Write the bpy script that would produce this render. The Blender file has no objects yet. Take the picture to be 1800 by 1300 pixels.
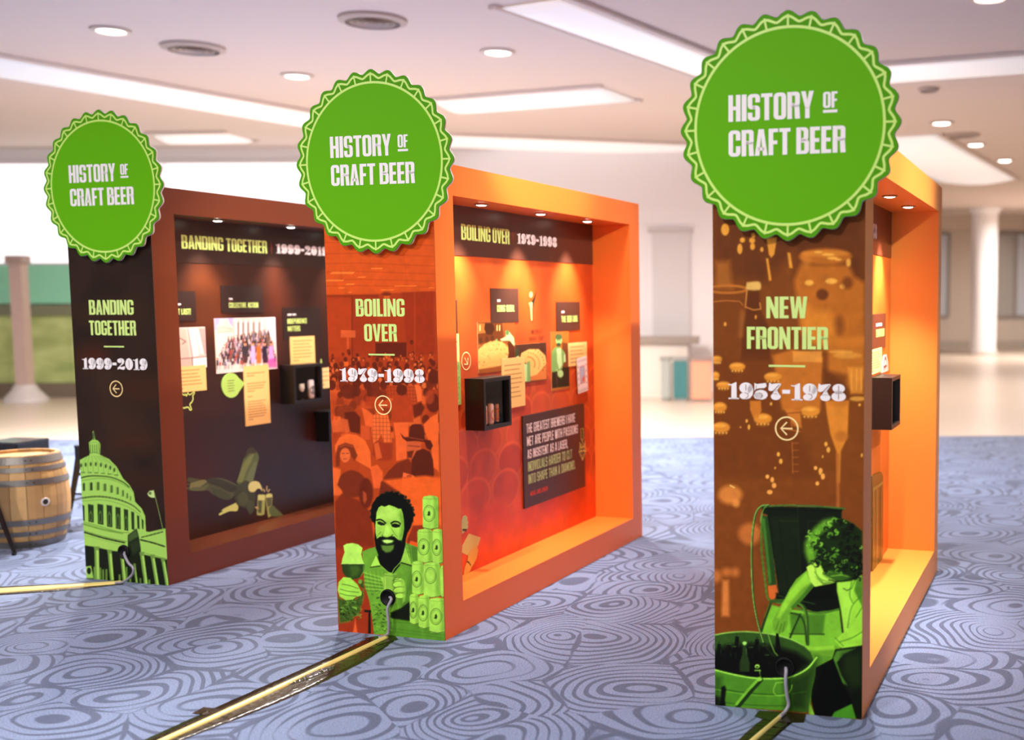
import bpy, bmesh, math, random
import numpy as np
from mathutils import Matrix, Vector
PI = math.pi
SC = bpy.context.scene
COL = SC.collection
rnd = random.Random(7)

# ------------------------------------------------------------------ camera
FPX, PITCH, ROLL, CX, CY, EYE = 2017.06, 0.0926411, -0.0033809, 1292.28, 714.47, 1.74466
cam_d = bpy.data.cameras.new('camera')
cam = bpy.data.objects.new('camera', cam_d)
COL.objects.link(cam)
cam_d.sensor_fit = 'HORIZONTAL'
cam_d.sensor_width = 36.0
cam_d.lens = FPX / 1800 * 36
cam_d.shift_x = (900 - CX) / 1800
cam_d.shift_y = (CY - 650) / 1800
cam_d.clip_end = 200
cam_d.dof.use_dof = True
cam_d.dof.focus_distance = 5.8
cam_d.dof.aperture_fstop = 1.2
cp, sp = math.cos(PITCH), math.sin(PITCH)
cr, sr = math.cos(ROLL), math.sin(ROLL)
right0, up0, fwd = Vector((1, 0, 0)), Vector((0, sp, cp)), Vector((0, cp, -sp))

rx = right0 * cr + up0 * sr
ux = up0 * cr - right0 * sr
cam.matrix_world = Matrix(((rx.x, ux.x, -fwd.x, 0), (rx.y, ux.y, -fwd.y, 0), (rx.z, ux.z, -fwd.z, EYE), (0, 0, 0, 1)))
SC.camera = cam

# ------------------------------------------------------------------ world, lights, exposure
SC.view_settings.view_transform = 'Standard'
SC.view_settings.look = 'None'
SC.view_settings.gamma = 1
SC.view_settings.use_curve_mapping = False
SC.view_settings.exposure = 0.0
SC.cycles.max_bounces = 8
SC.cycles.diffuse_bounces = 4
SC.cycles.sample_clamp_indirect = 4.0
SC.cycles.use_denoising = True
W_ = bpy.data.worlds.new('daylight')
SC.world = W_
W_.use_nodes = True
bg = W_.node_tree.nodes['Background']
bg.inputs[0].default_value = (1.0, 0.985, 0.95, 1)
bg.inputs[1].default_value = 1.12
CEIL = 4.6
LAMP_W = 300
BEHIND_W = 170
SPOT_W = 210.0
FILL_W = 1300

# ------------------------------------------------------------------ picture ray -> point on a real plane (for measuring only)
BW, BL, BH = 0.6413, 2.7559, 2.44
ST, ST2, BOT, TOP, DEP, HDR = 0.1843, 0.1784, 0.1637, 0.1571, 0.2925, 0.2811
BOX = [(-4.1178, 7.1547, -0.2993), (-2.1123, 5.9728, -0.2960), (-0.0897, 4.8312, -0.2862)]

def ray(px, py):
    a, b = (px - CX) / FPX, (py - CY) / FPX
    u = a * cr + b * sr
    v = -a * sr + b * cr
    return (u, cp - v * sp, -sp - v * cp)

def on_floor(px, py, z=0.0):
    r = ray(px, py)
    t = (z - EYE) / r[2]
    return (r[0] * t, r[1] * t)

def at_y(px, py, Y):
    r = ray(px, py)
    t = Y / r[1]
    return (r[0] * t, EYE + r[2] * t)

def front(i, px, py, off=0.0):
    r = ray(px, py)
    bx, by, th = BOX[i]
    c, s = math.cos(th), math.sin(th)
    t = (-off - s * bx + c * by) / (-s * r[0] + c * r[1])
    x, y, z = r[0] * t, r[1] * t, r[2] * t + EYE
    return (c * (x - bx) + s * (y - by), z)

def side(i, px, py, d=DEP):
    r = ray(px, py)
    bx, by, th = BOX[i]
    c, s = math.cos(th), math.sin(th)
    t = (BW - d + c * bx + s * by) / (c * r[0] + s * r[1])
    x, y, z = r[0] * t, r[1] * t, r[2] * t + EYE
    return (-s * (x - bx) + c * (y - by), z)

# ------------------------------------------------------------------ materials
def lin(c):
    c = [v / 255 for v in c[:3]]
    return tuple(v / 12.92 if v <= 0.04045 else ((v + 0.055) / 1.055) ** 2.4 for v in c)

MATS = {}
def mat(name, rgb, rough=0.5, metal=0.0, spec=0.5, emit=None, estr=1.0, noise=0.0, nscale=8.0, bump=0.0, bscale=60.0, coat=0.0, sheen=0.0):
    if name in MATS:
        return MATS[name]
    m = bpy.data.materials.new(name)
    m.use_nodes = True
    nt = m.node_tree
    b = nt.nodes['Principled BSDF']
    L = lin(rgb)
    b.inputs['Base Color'].default_value = (*L, 1)
    b.inputs['Roughness'].default_value = rough
    b.inputs['Metallic'].default_value = metal
    b.inputs['Specular IOR Level'].default_value = spec
    b.inputs['Coat Weight'].default_value = coat
    if sheen:
        b.inputs['Sheen Weight'].default_value = sheen
    if emit is not None:
        b.inputs['Emission Color'].default_value = (*lin(emit), 1)
        b.inputs['Emission Strength'].default_value = estr
    tc = nt.nodes.new('ShaderNodeTexCoord')
    if noise:
        n = nt.nodes.new('ShaderNodeTexNoise')
        n.inputs['Scale'].default_value = nscale
        n.inputs['Detail'].default_value = 6
        nt.links.new(tc.outputs['Object'], n.inputs['Vector'])
        mx = nt.nodes.new('ShaderNodeMix')
        mx.data_type = 'RGBA'
        mx.inputs['A'].default_value = (*[v * (1 - noise) for v in L], 1)
        mx.inputs['B'].default_value = (*[min(1, v * (1 + noise)) for v in L], 1)
        nt.links.new(n.outputs['Fac'], mx.inputs['Factor'])
        nt.links.new(mx.outputs['Result'], b.inputs['Base Color'])
    if bump:
        n = nt.nodes.new('ShaderNodeTexNoise')
        n.inputs['Scale'].default_value = bscale
        nt.links.new(tc.outputs['Object'], n.inputs['Vector'])
        bp = nt.nodes.new('ShaderNodeBump')
        bp.inputs['Strength'].default_value = bump
        bp.inputs['Distance'].default_value = 0.01
        nt.links.new(n.outputs['Fac'], bp.inputs['Height'])
        nt.links.new(bp.outputs['Normal'], b.inputs['Normal'])
    MATS[name] = m
    return m

def print_mat(name, rough=0.4, spec=0.3):
    if name in MATS:
        return MATS[name]
    m = bpy.data.materials.new(name)
    m.use_nodes = True
    nt = m.node_tree
    b = nt.nodes['Principled BSDF']
    a = nt.nodes.new('ShaderNodeVertexColor')
    a.layer_name = 'print'
    nt.links.new(a.outputs['Color'], b.inputs['Base Color'])
    b.inputs['Roughness'].default_value = rough
    b.inputs['Specular IOR Level'].default_value = spec
    MATS[name] = m
    return m

def glass_mat():
    if 'clear_pane' in MATS:
        return MATS['clear_pane']
    m = bpy.data.materials.new('clear_pane')
    m.use_nodes = True
    nt = m.node_tree
    nt.nodes.clear()
    o = nt.nodes.new('ShaderNodeOutputMaterial')
    mx = nt.nodes.new('ShaderNodeMixShader')
    t = nt.nodes.new('ShaderNodeBsdfTransparent')
    g = nt.nodes.new('ShaderNodeBsdfGlossy')
    g.inputs['Roughness'].default_value = 0.03
    f = nt.nodes.new('ShaderNodeFresnel')
    f.inputs['IOR'].default_value = 1.35
    nt.links.new(f.outputs[0], mx.inputs[0])
    nt.links.new(t.outputs[0], mx.inputs[1])
    nt.links.new(g.outputs[0], mx.inputs[2])
    nt.links.new(mx.outputs[0], o.inputs[0])
    MATS['clear_pane'] = m
    return m

# ------------------------------------------------------------------ object helpers
def link(name, me, m=None, parent=None, smooth=False):
    o = bpy.data.objects.new(name, me)
    COL.objects.link(o)
    if m is not None:
        me.materials.append(m)
    if parent is not None:
        o.parent = parent
    if smooth:
        me.polygons.foreach_set('use_smooth', [True] * len(me.polygons))
    return o

def tag(o, label=None, cat=None, group=None, kind=None):
    if label: o['label'] = label
    if cat: o['category'] = cat
    if group: o['group'] = group
    if kind: o['kind'] = kind
    return o

def empty(name, loc, rz=0.0):
    o = bpy.data.objects.new(name, None)
    COL.objects.link(o)
    o.location = loc
    o.rotation_euler = (0, 0, rz)
    o.empty_display_size = 0.1
    return o

def copy_tree(o, parent=None):
    c = o.copy()
    COL.objects.link(c)
    if parent is not None:
        c.parent = parent
    for ch in list(o.children):
        copy_tree(ch, c)
    return c

class MB:
    """collects simple shapes and links them as one mesh"""
    def __init__(s):
        s.v, s.f = [], []
    def add(s, vs, fs):
        k = len(s.v)
        s.v += [tuple(p) for p in vs]
        s.f += [tuple(i + k for i in f) for f in fs]
        return s
    def box(s, x0, y0, z0, x1, y1, z1, bev=0.0):
        if bev:
            bm = bmesh.new()
            bmesh.ops.create_cube(bm, size=1)
            for w in bm.verts:
                w.co = Vector(((x0 + x1) / 2 + w.co.x * (x1 - x0), (y0 + y1) / 2 + w.co.y * (y1 - y0), (z0 + z1) / 2 + w.co.z * (z1 - z0)))
            bmesh.ops.bevel(bm, geom=bm.edges[:], offset=bev, segments=2, affect='EDGES', profile=0.7)
            bm.verts.index_update()
            s.add([w.co[:] for w in bm.verts], [[w.index for w in f.verts] for f in bm.faces])
            bm.free()
            return s
        v = [(x, y, z) for z in (z0, z1) for y in (y0, y1) for x in (x0, x1)]
        return s.add(v, [(0, 2, 3, 1), (4, 5, 7, 6), (0, 1, 5, 4), (2, 6, 7, 3), (0, 4, 6, 2), (1, 3, 7, 5)])
    def tube(s, pts, r, n=10, cap=True):
        pts = [Vector(p) for p in pts]
        rr = r if isinstance(r, (list, tuple)) else [r] * len(pts)
        rings = []
        t0 = (pts[1] - pts[0]).normalized()
        a = t0.orthogonal().normalized()
        for i, p in enumerate(pts):
            t = (pts[min(i + 1, len(pts) - 1)] - pts[max(i - 1, 0)]).normalized()
            a = (a - t * a.dot(t)).normalized()
            b = t.cross(a)
            rings.append([p + (a * math.cos(2 * PI * k / n) + b * math.sin(2 * PI * k / n)) * rr[i] for k in range(n)])
        v = [q for ring in rings for q in ring]
        f = [(i * n + k, i * n + (k + 1) % n, (i + 1) * n + (k + 1) % n, (i + 1) * n + k) for i in range(len(pts) - 1) for k in range(n)]
        if cap:
            f += [tuple(range(n))[::-1], tuple((len(pts) - 1) * n + k for k in range(n))]
        return s.add(v, f)
    def lathe(s, prof, n=32, c=(0, 0, 0), close=False):
        v = [(c[0] + r * math.cos(2 * PI * k / n), c[1] + r * math.sin(2 * PI * k / n), c[2] + z) for r, z in prof for k in range(n)]
        m = len(prof)
        f = [(i * n + k, i * n + (k + 1) % n, (i + 1) * n + (k + 1) % n, (i + 1) * n + k) for i in range(m - 1) for k in range(n)]
        if close:
            f += [((m - 1) * n + k, (m - 1) * n + (k + 1) % n, (k + 1) % n, k) for k in range(n)]
        return s.add(v, f)
    def prism(s, poly, a, b, axis='z'):
        """poly in 2D swept from a to b along axis ('y': poly=(x,z); 'x': poly=(y,z); 'z': poly=(x,y))"""
        def P(p, t):
            return {'z': (p[0], p[1], t), 'y': (p[0], t, p[1]), 'x': (t, p[0], p[1])}[axis]
        n = len(poly)
        v = [P(p, a) for p in poly] + [P(p, b) for p in poly]
        f = [(k, (k + 1) % n, n + (k + 1) % n, n + k) for k in range(n)] + [tuple(range(n))[::-1], tuple(range(n, 2 * n))]
        return s.add(v, f)
    def build(s, name, m, parent=None, smooth=False):
        me = bpy.data.meshes.new(name)
        me.from_pydata(s.v, [], s.f)
        me.update()
        bm = bmesh.new(); bm.from_mesh(me)
        bmesh.ops.recalc_face_normals(bm, faces=bm.faces[:])
        bm.to_mesh(me); bm.free()
        return link(name, me, m, parent, smooth)

def spline(pts, n=8):
    """Catmull-Rom through the points"""
    P = [np.array(p, float) for p in pts]
    P = [2 * P[0] - P[1]] + P + [2 * P[-1] - P[-2]]
    out = []
    for i in range(1, len(P) - 2):
        for k in range(n):
            t = k / n
            a, b, c, d = P[i - 1], P[i], P[i + 1], P[i + 2]
            out.append(0.5 * (2 * b + (c - a) * t + (2 * a - 5 * b + 4 * c - d) * t * t + (-a + 3 * b - 3 * c + d) * t ** 3))
    out.append(P[-2])
    return [tuple(map(float, q)) for q in out]

# ------------------------------------------------------------------ flat print on a panel: a fine mesh whose points carry the ink colour
class Canvas:
    def __init__(s, u0, z0, u1, z1, cell, base, mapper=None):
        s.u0, s.z0, s.u1, s.z1 = u0, z0, u1, z1
        s.nu = max(2, int(round((u1 - u0) / cell))) + 1
        s.nz = max(2, int(round((z1 - z0) / cell))) + 1
        s.U, s.Z = np.meshgrid(np.linspace(u0, u1, s.nu), np.linspace(z0, z1, s.nz))
        s.cell = cell
        s.C = np.ones((s.nz, s.nu, 3)) * np.array(base, float)
        s.map = mapper
        s.crop = (0, 0, 1)
    def setcrop(s, x, y, k):
        s.crop = (x, y, k)
        return s
    def T(s, pts):
        x, y, k = s.crop
        return np.array([s.map(x + p[0] / k, y + p[1] / k) for p in pts])
    def _win(s, P, m):
        du = (s.u1 - s.u0) / (s.nu - 1); dz = (s.z1 - s.z0) / (s.nz - 1)
        a = max(0, int((P[:, 0].min() - m - s.u0) / du)); b = min(s.nu, int((P[:, 0].max() + m - s.u0) / du) + 2)
        c = max(0, int((P[:, 1].min() - m - s.z0) / dz)); d = min(s.nz, int((P[:, 1].max() + m - s.z0) / dz) + 2)
        if a >= b or c >= d:
            return None
        return slice(c, d), slice(a, b)
    def _sd(s, P, w, closed=True):
        X, Z = s.U[w], s.Z[w]
        best = np.full(X.shape, 1e9); ins = np.zeros(X.shape, bool)
        n = len(P)
        for i in range(n if closed else n - 1):
            ax, az = P[i]; bx, bz = P[(i + 1) % n]
            dx, dz = bx - ax, bz - az
            L = dx * dx + dz * dz + 1e-12
            t = np.clip(((X - ax) * dx + (Z - az) * dz) / L, 0, 1)
            best = np.minimum(best, (X - ax - t * dx) ** 2 + (Z - az - t * dz) ** 2)
            if closed and az != bz:
                c = ((az > Z) != (bz > Z)) & (X < dx * (Z - az) / (bz - az) + ax)
                ins ^= c
        best = np.sqrt(best)
        return np.where(ins, -best, best) if closed else best
    def _mix(s, w, cov, col):
        c = np.array(col, float)
        s.C[w] = s.C[w] * (1 - cov[..., None]) + c * cov[..., None]
    def poly(s, pts, col, a=1.0, soft=0.0, smooth=False, raw=False):
        P = np.array(pts, float) if raw else s.T(pts)
        if smooth:
            Q = np.vstack([P, P[:1]])
            P = np.array(spline([tuple(q) for q in Q], 4)[:-1])
        e = max(s.cell * 0.6, soft)
        w = s._win(P, e * 2)
        if w is None: return s
        cov = np.clip(0.5 - s._sd(P, w) / (2 * e), 0, 1) * a
        s._mix(w, cov, col)
        return s
    def line(s, pts, width, col, a=1.0, soft=0.0, smooth=False, raw=False):
        """width in crop pixels (or metres when raw)"""
        P = np.array(pts, float) if raw else s.T(pts)
        if smooth and len(P) > 2:
            P = np.array(spline([tuple(q) for q in P], 5))
        if raw: wd = width / 2
        else:
            x, y = pts[0]
            q = s.T([(x, y), (x, y + 10)])
            wd = width / 2 * np.linalg.norm(q[1] - q[0]) / 10
        e = max(s.cell * 0.6, soft)
        w = s._win(P, wd + e * 2)
        if w is None: return s
        cov = np.clip(0.5 - (s._sd(P, w, False) - wd) / (2 * e), 0, 1) * a
        s._mix(w, cov, col)
        return s
    def ell(s, x, y, rx, ry, col, a=1.0, soft=0.0, rot=0.0, n=20):
        c_, s_ = math.cos(rot), math.sin(rot)
        return s.poly([(x + rx * math.cos(t) * c_ - ry * math.sin(t) * s_, y + rx * math.cos(t) * s_ + ry * math.sin(t) * c_) for t in np.linspace(0, 2 * PI, n, endpoint=False)], col, a, soft)
    def ring(s, x, y, rx, ry, width, col, a=1.0):
        return s.line([(x + rx * math.cos(t), y + ry * math.sin(t)) for t in np.linspace(0, 2 * PI, 25)], width, col, a)
    def noise(s, amp, size, seed=0, mask=None):
        r = np.random.default_rng(seed)
        out = np.zeros((s.nz, s.nu))
        for o_ in range(3):
            sz = size / 2 ** o_
            gu, gz = int((s.u1 - s.u0) / sz) + 3, int((s.z1 - s.z0) / sz) + 3
            G = r.standard_normal((gz, gu))
            fu = (s.U - s.u0) / sz; fz = (s.Z - s.z0) / sz
            iu, iz = fu.astype(int), fz.astype(int)
            tu, tz = fu - iu, fz - iz
            tu, tz = tu * tu * (3 - 2 * tu), tz * tz * (3 - 2 * tz)
            out += (G[iz, iu] * (1 - tu) * (1 - tz) + G[iz, iu + 1] * tu * (1 - tz) + G[iz + 1, iu] * (1 - tu) * tz + G[iz + 1, iu + 1] * tu * tz) / 2 ** o_
        s.C *= (1 + amp * out)[..., None]
        return s
    def build(s, name, plane, pos, material, parent):
        """plane 'front': (u, pos, z) facing -y ; 'side': (pos, u, z) facing +x"""
        n = s.nu * s.nz
        co = np.empty((n, 3))
        if plane == 'front':
            co[:, 0] = s.U.ravel(); co[:, 1] = pos; co[:, 2] = s.Z.ravel()
        else:
            co[:, 0] = pos; co[:, 1] = s.U.ravel(); co[:, 2] = s.Z.ravel()
        iz, iu = np.meshgrid(np.arange(s.nz - 1), np.arange(s.nu - 1), indexing='ij')
        a = (iz * s.nu + iu).ravel()
        q = np.stack([a, a + 1, a + 1 + s.nu, a + s.nu], 1)
        me = bpy.data.meshes.new(name)
        me.vertices.add(n)
        me.vertices.foreach_set('co', co.ravel())
        me.loops.add(q.size)
        me.loops.foreach_set('vertex_index', q.ravel().astype(np.int32))
        me.polygons.add(len(q))
        me.polygons.foreach_set('loop_start', np.arange(0, q.size, 4, dtype=np.int32))
        me.update(calc_edges=True)
        at = me.color_attributes.new('print', 'FLOAT_COLOR', 'POINT')
        c = np.clip(s.C, 0, 255) / 255
        c = np.where(c <= 0.04045, c / 12.92, ((c + 0.055) / 1.055) ** 2.4)
        c4 = np.ones((n, 4), np.float32); c4[:, :3] = c.reshape(-1, 3)
        at.data.foreach_set('color', c4.ravel())
        me.validate()
        return link(name, me, material, parent)

# ------------------------------------------------------------------ lettering (own glyphs, drawn as flat cut shapes)
def ringq(x0, y0, x1, y1, ro, sx, sy, keep=lambda x, y: True, ri=None, rb=(), lb=()):
    n = 5
    ri = max(0.15, ro - min(sx, sy)) if ri is None else ri
    def contour(a0, b0, a1, b1, r):
        P = []
        for cx, cy, t0 in ((a1 - r, b0 + r, -PI / 2), (a1 - r, b1 - r, 0), (a0 + r, b1 - r, PI / 2), (a0 + r, b0 + r, PI)):
            P.append([(cx + r * math.cos(t0 + PI / 2 * k / n), cy + r * math.sin(t0 + PI / 2 * k / n)) for k in range(n + 1)])
        return P
    A, B = contour(x0, y0, x1, y1, ro), contour(x0 + sx, y0 + sy, x1 - sx, y1 - sy, ri)
    rbs, lbs = sorted(rb), sorted(lb, reverse=True)
    out = []
    for P, xr, xl in ((A, x1, x0), (B, x1 - sx, x0 + sx)):
        out.append(P[0] + [(xr, y) for y in rbs] + P[1] + P[2] + [(xl, y) for y in lbs] + P[3])
    O, I = out
    m = len(O)
    Q = []
    for k in range(m):
        q = [O[k], O[(k + 1) % m], I[(k + 1) % m], I[k]]
        cx = sum(p[0] for p in q) / 4; cy = sum(p[1] for p in q) / 4
        if keep(cx, cy): Q.append(q)
    return Q

def rc(x0, y0, x1, y1):
    return [(x0, y0), (x1, y0), (x1, y1), (x0, y1)]

def glyph(c, S=1.72, T=1.38):
    w = 4.5; m = w / 2
    if c in 'OQ0': return w, ringq(0, 0, w, 10, 1.6, S, T)
    if c == 'C': return w, ringq(0, 0, w, 10, 1.6, S, T, lambda x, y: not (x > m and 3.9 < y < 6.1), rb=(3.9, 6.1))
    if c == 'G': return w, ringq(0, 0, w, 10, 1.6, S, T, lambda x, y: not (x > m and 4.9 < y < 6.4), rb=(4.9, 6.4)) + [rc(m + .1, 3.8, w - S, 4.9)]
    if c == 'D': return w, ringq(0, 0, w, 10, 1.4, S, T, lambda x, y: x > S) + [rc(0, 0, S, 10)]
    if c == 'U': return w, ringq(0, 0, w, 10, 1.6, S, T, lambda x, y: y < 7 and not (y > 8.3)) + [rc(0, 1.6, S, 10), rc(w - S, 1.6, w, 10)]
    if c == 'J': return w - .3, ringq(0, 0, w - .3, 10, 1.5, S, T, lambda x, y: y < 3.2 or (x > m and y < 8), lb=(3.2,)) + [rc(w - .3 - S, 1.6, w - .3, 10)]
    if c == 'P': return w, ringq(0, 4.2, w, 10, 1.3, S, T, lambda x, y: x > S) + [rc(0, 0, S, 10)]
    if c == 'B': return w, ringq(0, 4.75, w - .15, 10, 1.5, S, T * .9, lambda x, y: x > S) + ringq(0, 0, w + .1, 5.6, 1.5, S, T * .95, lambda x, y: x > S) + [rc(0, 0, S, 10)]
    if c == 'R': return w, ringq(0, 4.4, w, 10, 1.3, S, T, lambda x, y: x > S) + [rc(0, 0, S, 10), [(w - S - .25, 4.9), (w - S, 0), (w + .1, 0), (w - .25, 5.4)], rc(S, 4.4, m + .4, 5.85)]
    if c == 'S': return w, ringq(0, 4.3, w, 10, 1.5, S, T * .95, lambda x, y: not (x > m and y < 6.8 and not (x < m + .3)), rb=(6.8,)) + ringq(0, 0, w, 5.7, 1.5, S, T * .95, lambda x, y: not (x < m and y > 3.1 and not (x > m - .3)), lb=(3.1,))
    if c == 'A': return w + .2, [[(0, 0), (S, 0), (m + .1, 7.2), (m + .1, 10), (1.35, 10)], [(w + .2 - S, 0), (w + .2, 0), (w + .2 - 1.35, 10), (m + .1, 10), (m + .1, 7.2)], rc(1.2, 1.9, w - 1.0, 3.2)]
    if c == 'E': return 3.6, [rc(0, 0, S, 10), rc(S, 0, 3.5, T), rc(S, 4.3, 3.3, 5.7), rc(S, 10 - T, 3.5, 10)]
    if c == 'F': return 3.5, [rc(0, 0, S, 10), rc(S, 4.1, 3.2, 5.5), rc(S, 10 - T, 3.5, 10)]
    if c == 'H': return w, [rc(0, 0, S, 10), rc(w - S, 0, w, 10), rc(S, 4.3, w - S, 5.7)]
    if c == 'I': return S + .05, [rc(0, 0, S + .05, 10)]
    if c == 'K': return w + .1, [rc(0, 0, S, 10), [(S, 3.6), (S, 6.0), (w - 1.7, 10), (w, 10), (m + .5, 5.4)], [(m - .2, 5.2), (m + .8, 5.9), (w + .1, 0), (w - 1.6, 0)]]
    if c == 'L': return 3.3, [rc(0, 0, S, 10), rc(S, 0, 3.3, T)]
    if c == 'M': return 5.9, [rc(0, 0, 1.5, 10), rc(4.4, 0, 5.9, 10), [(1.5, 10), (1.5, 6), (2.4, 1.2), (2.95, 1.2), (2.95, 5)], [(4.4, 10), (4.4, 6), (3.5, 1.2), (2.95, 1.2), (2.95, 5)]]
    if c == 'N': return 4.7, [rc(0, 0, 1.5, 10), rc(3.2, 0, 4.7, 10), [(1.5, 10), (1.5, 5.2), (3.2, 0), (3.2, 4.8)]]
    if c == 'T': return 4.1, [rc(2.05 - S / 2, 0, 2.05 + S / 2, 10 - T), rc(0, 10 - T, 4.1, 10)]
    if c == 'V': return 4.6, [[(0, 10), (1.65, 10), (2.3, 3), (2.3, 0), (1.4, 0)], [(4.6, 10), (2.95, 10), (2.3, 3), (2.3, 0), (3.2, 0)]]
    if c == 'W': return 6.6, [[(0, 10), (1.5, 10), (1.9, 4), (2.2, 0), (.9, 0)], [(1.9, 4), (2.2, 0), (2.7, 0), (3.3, 5.5), (3.3, 10), (2.6, 10)], [(4.7, 4), (4.4, 0), (3.9, 0), (3.3, 5.5), (3.3, 10), (4.0, 10)], [(6.6, 10), (5.1, 10), (4.7, 4), (4.4, 0), (5.7, 0)]]
    if c == 'Y': return 4.5, [[(0, 10), (1.65, 10), (2.25, 6.6), (2.25, 3.6), (1.45, 4)], [(4.5, 10), (2.85, 10), (2.25, 6.6), (2.25, 3.6), (3.05, 4)], rc(1.45, 0, 3.05, 4)]
    if c == 'X': return 4.6, [[(0, 10), (1.7, 10), (4.6, 0), (2.9, 0)], [(2.9, 10), (4.6, 10), (1.7, 0), (0, 0)]]
    if c == ',': return 1.5, [[(.1, 1.6), (1.5, 1.6), (1.5, 0), (.7, -1.6), (.1, -1.6), (.5, 0), (.1, 0)]]
    if c == '.': return 1.5, [rc(.1, 0, 1.5, 1.6)]
    if c == '!': return 1.5, [rc(.1, 0, 1.4, 1.6), [(.3, 2.4), (1.2, 2.4), (1.5, 10), (0, 10)]]
    if c == '-': return 2.6, [rc(.3, 4.1, 2.3, 5.5)]
    return 1.9, []

def E_(cx, cy, rx, ry, n=18):
    return [(cx + rx * math.cos(2 * PI * k / n), cy + ry * math.sin(2 * PI * k / n)) for k in range(n)]

def arc(cx, cy, rx, ry, a0, a1, w, n=8):
    """quads of a thin arc, angles in degrees"""
    out = []
    for k in range(n):
        q = []
        for j, s_ in ((k, 1), (k + 1, 1), (k + 1, -1), (k, -1)):
            t = math.radians(a0 + (a1 - a0) * j / n)
            q.append((cx + (rx + s_ * w / 2) * math.cos(t), cy + (ry + s_ * w / 2) * math.sin(t)))
        out.append(q)
    return out

def fat(c):
    """round fat-face figures: width, body shapes, hairline slits"""
    if c == '1': return 4.3, [[(1.3, 0), (3.5, 0), (3.4, 10), (3.0, 10), (1.4, 8.2)], rc(.2, 0, 4.4, .75), [(0, 8.3), (1.4, 8.0), (3.0, 10), (1.2, 8.7), (0, 8.9)]], []
    if c == '9': return 5.6, [E_(2.7, 6.7, 2.65, 3.3), E_(1.9, 1.95, 1.75, 1.9), [(5.45, 6.6), (5.6, 5), (5.3, 2.6), (4.3, .7), (2.8, 0), (1.6, .1), (3.4, 1.2), (3.6, 3.6), (3.3, 6.6), (4.4, 9)]], [rc(2.55, 5.2, 2.8, 8.8)] + arc(2.2, 2.4, 1.4, 1.6, -70, 95, .22)
    if c == '8': return 5.6, [E_(2.8, 7.4, 2.35, 2.6), E_(2.8, 2.75, 2.75, 2.75), rc(1.4, 4.2, 4.2, 6)], [rc(2.68, 5.9, 2.92, 9), rc(2.68, 1, 2.92, 4.7)]
    if c == '7': return 5.0, [[(0, 6), (.3, 9.8), (.6, 10.2), (1.2, 9.2), (2.6, 9.6), (4.6, 9.9), (5, 9.3), (4.2, 8), (2.6, 6), (1.3, 5.2), (.5, 5.2)], [(4.6, 9.4), (2.2, 5.2), (2.9, 4.6), (5, 9.2)], E_(2.9, 2, 1.95, 2.05), [(1.6, 3.5), (2.3, 5.3), (3.2, 6.4), (4.2, 3.5), (3.5, 3)]], [[(1.9, 5.5), (2.15, 5.3), (4.4, 9), (4.2, 9.1)]]
    if c == '5': return 5.6, [[(.3, 4.9), (.3, 9.8), (1.2, 9.1), (3.5, 9.6), (4.8, 9.9), (5.1, 8), (4.3, 6.9), (2, 6.6), (.7, 6)], E_(2.9, 2.9, 2.6, 2.9), E_(1.7, 2.2, 1.65, 2)], [rc(.9, 5.4, 1.1, 8.4)] + arc(2.6, 4.6, 2.2, 1.6, 40, 150, .2) + arc(2.1, 2.4, 1.4, 1.6, -70, 95, .22)
    if c == '2': return 5.6, [E_(1.9, 7.7, 1.75, 1.9), [(1.2, 9.5), (3, 10), (4.7, 9.2), (5.3, 7.4), (4.7, 5.4), (2.6, 3.4), (1.2, 2.6), (3.2, 5.4), (3.4, 8)], [(.1, 0), (.2, 1.8), (1.4, 2.9), (3, 2.4), (5, 3), (5.4, 3.2), (5.4, 1), (4.6, 0), (3, .3), (1.5, .9)]], arc(2.2, 7.6, 1.3, 1.6, -70, 60, .22)
    if c == '0': return 5.6, [E_(2.8, 5, 2.75, 5, 24)], [rc(2.65, 1.6, 2.95, 8.4)]
    if c == '-': return 3.6, [rc(.3, 3.8, 3.3, 6.1)], []
    return 2, [], []

def lay(s, gap, fn):
    x, out = 0.0, []
    for ch in s:
        r = fn(ch)
        w, P = r[0], r[1]
        out.append((x, P, r[2] if len(r) > 2 else []))
        x += w + gap
    return x - gap, out

def plane_pt(plane, pos, u, z):
    return (u, pos, z) if plane == 'front' else (pos, u, z)

def text(s, rect, plane, pos, m, parent, fn=glyph, gap=0.42, slit=None, name='lettering', heavy=None):
    u0, z0, u1, z1 = rect
    if heavy: fn = lambda c: glyph(c, *heavy)
    w, L = lay(s, gap, fn)
    kx, kz = (u1 - u0) / w, (z1 - z0) / 10
    mb, ms = MB(), MB()
    eps = 0.0006 if plane == 'front' else -0.0006
    for x, P, Sl in L:
        for q in P:
            mb.add([plane_pt(plane, pos, u0 + (x + a) * kx, z0 + b * kz) for a, b in q], [tuple(range(len(q)))])
        for q in Sl:
            ms.add([plane_pt(plane, pos - eps, u0 + (x + a) * kx, z0 + b * kz) for a, b in q], [tuple(range(len(q)))])
    o = mb.build(name, m, parent)
    if slit is not None and ms.v:
        ms.build('lettering_hairline', slit, parent)
    return o

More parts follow.
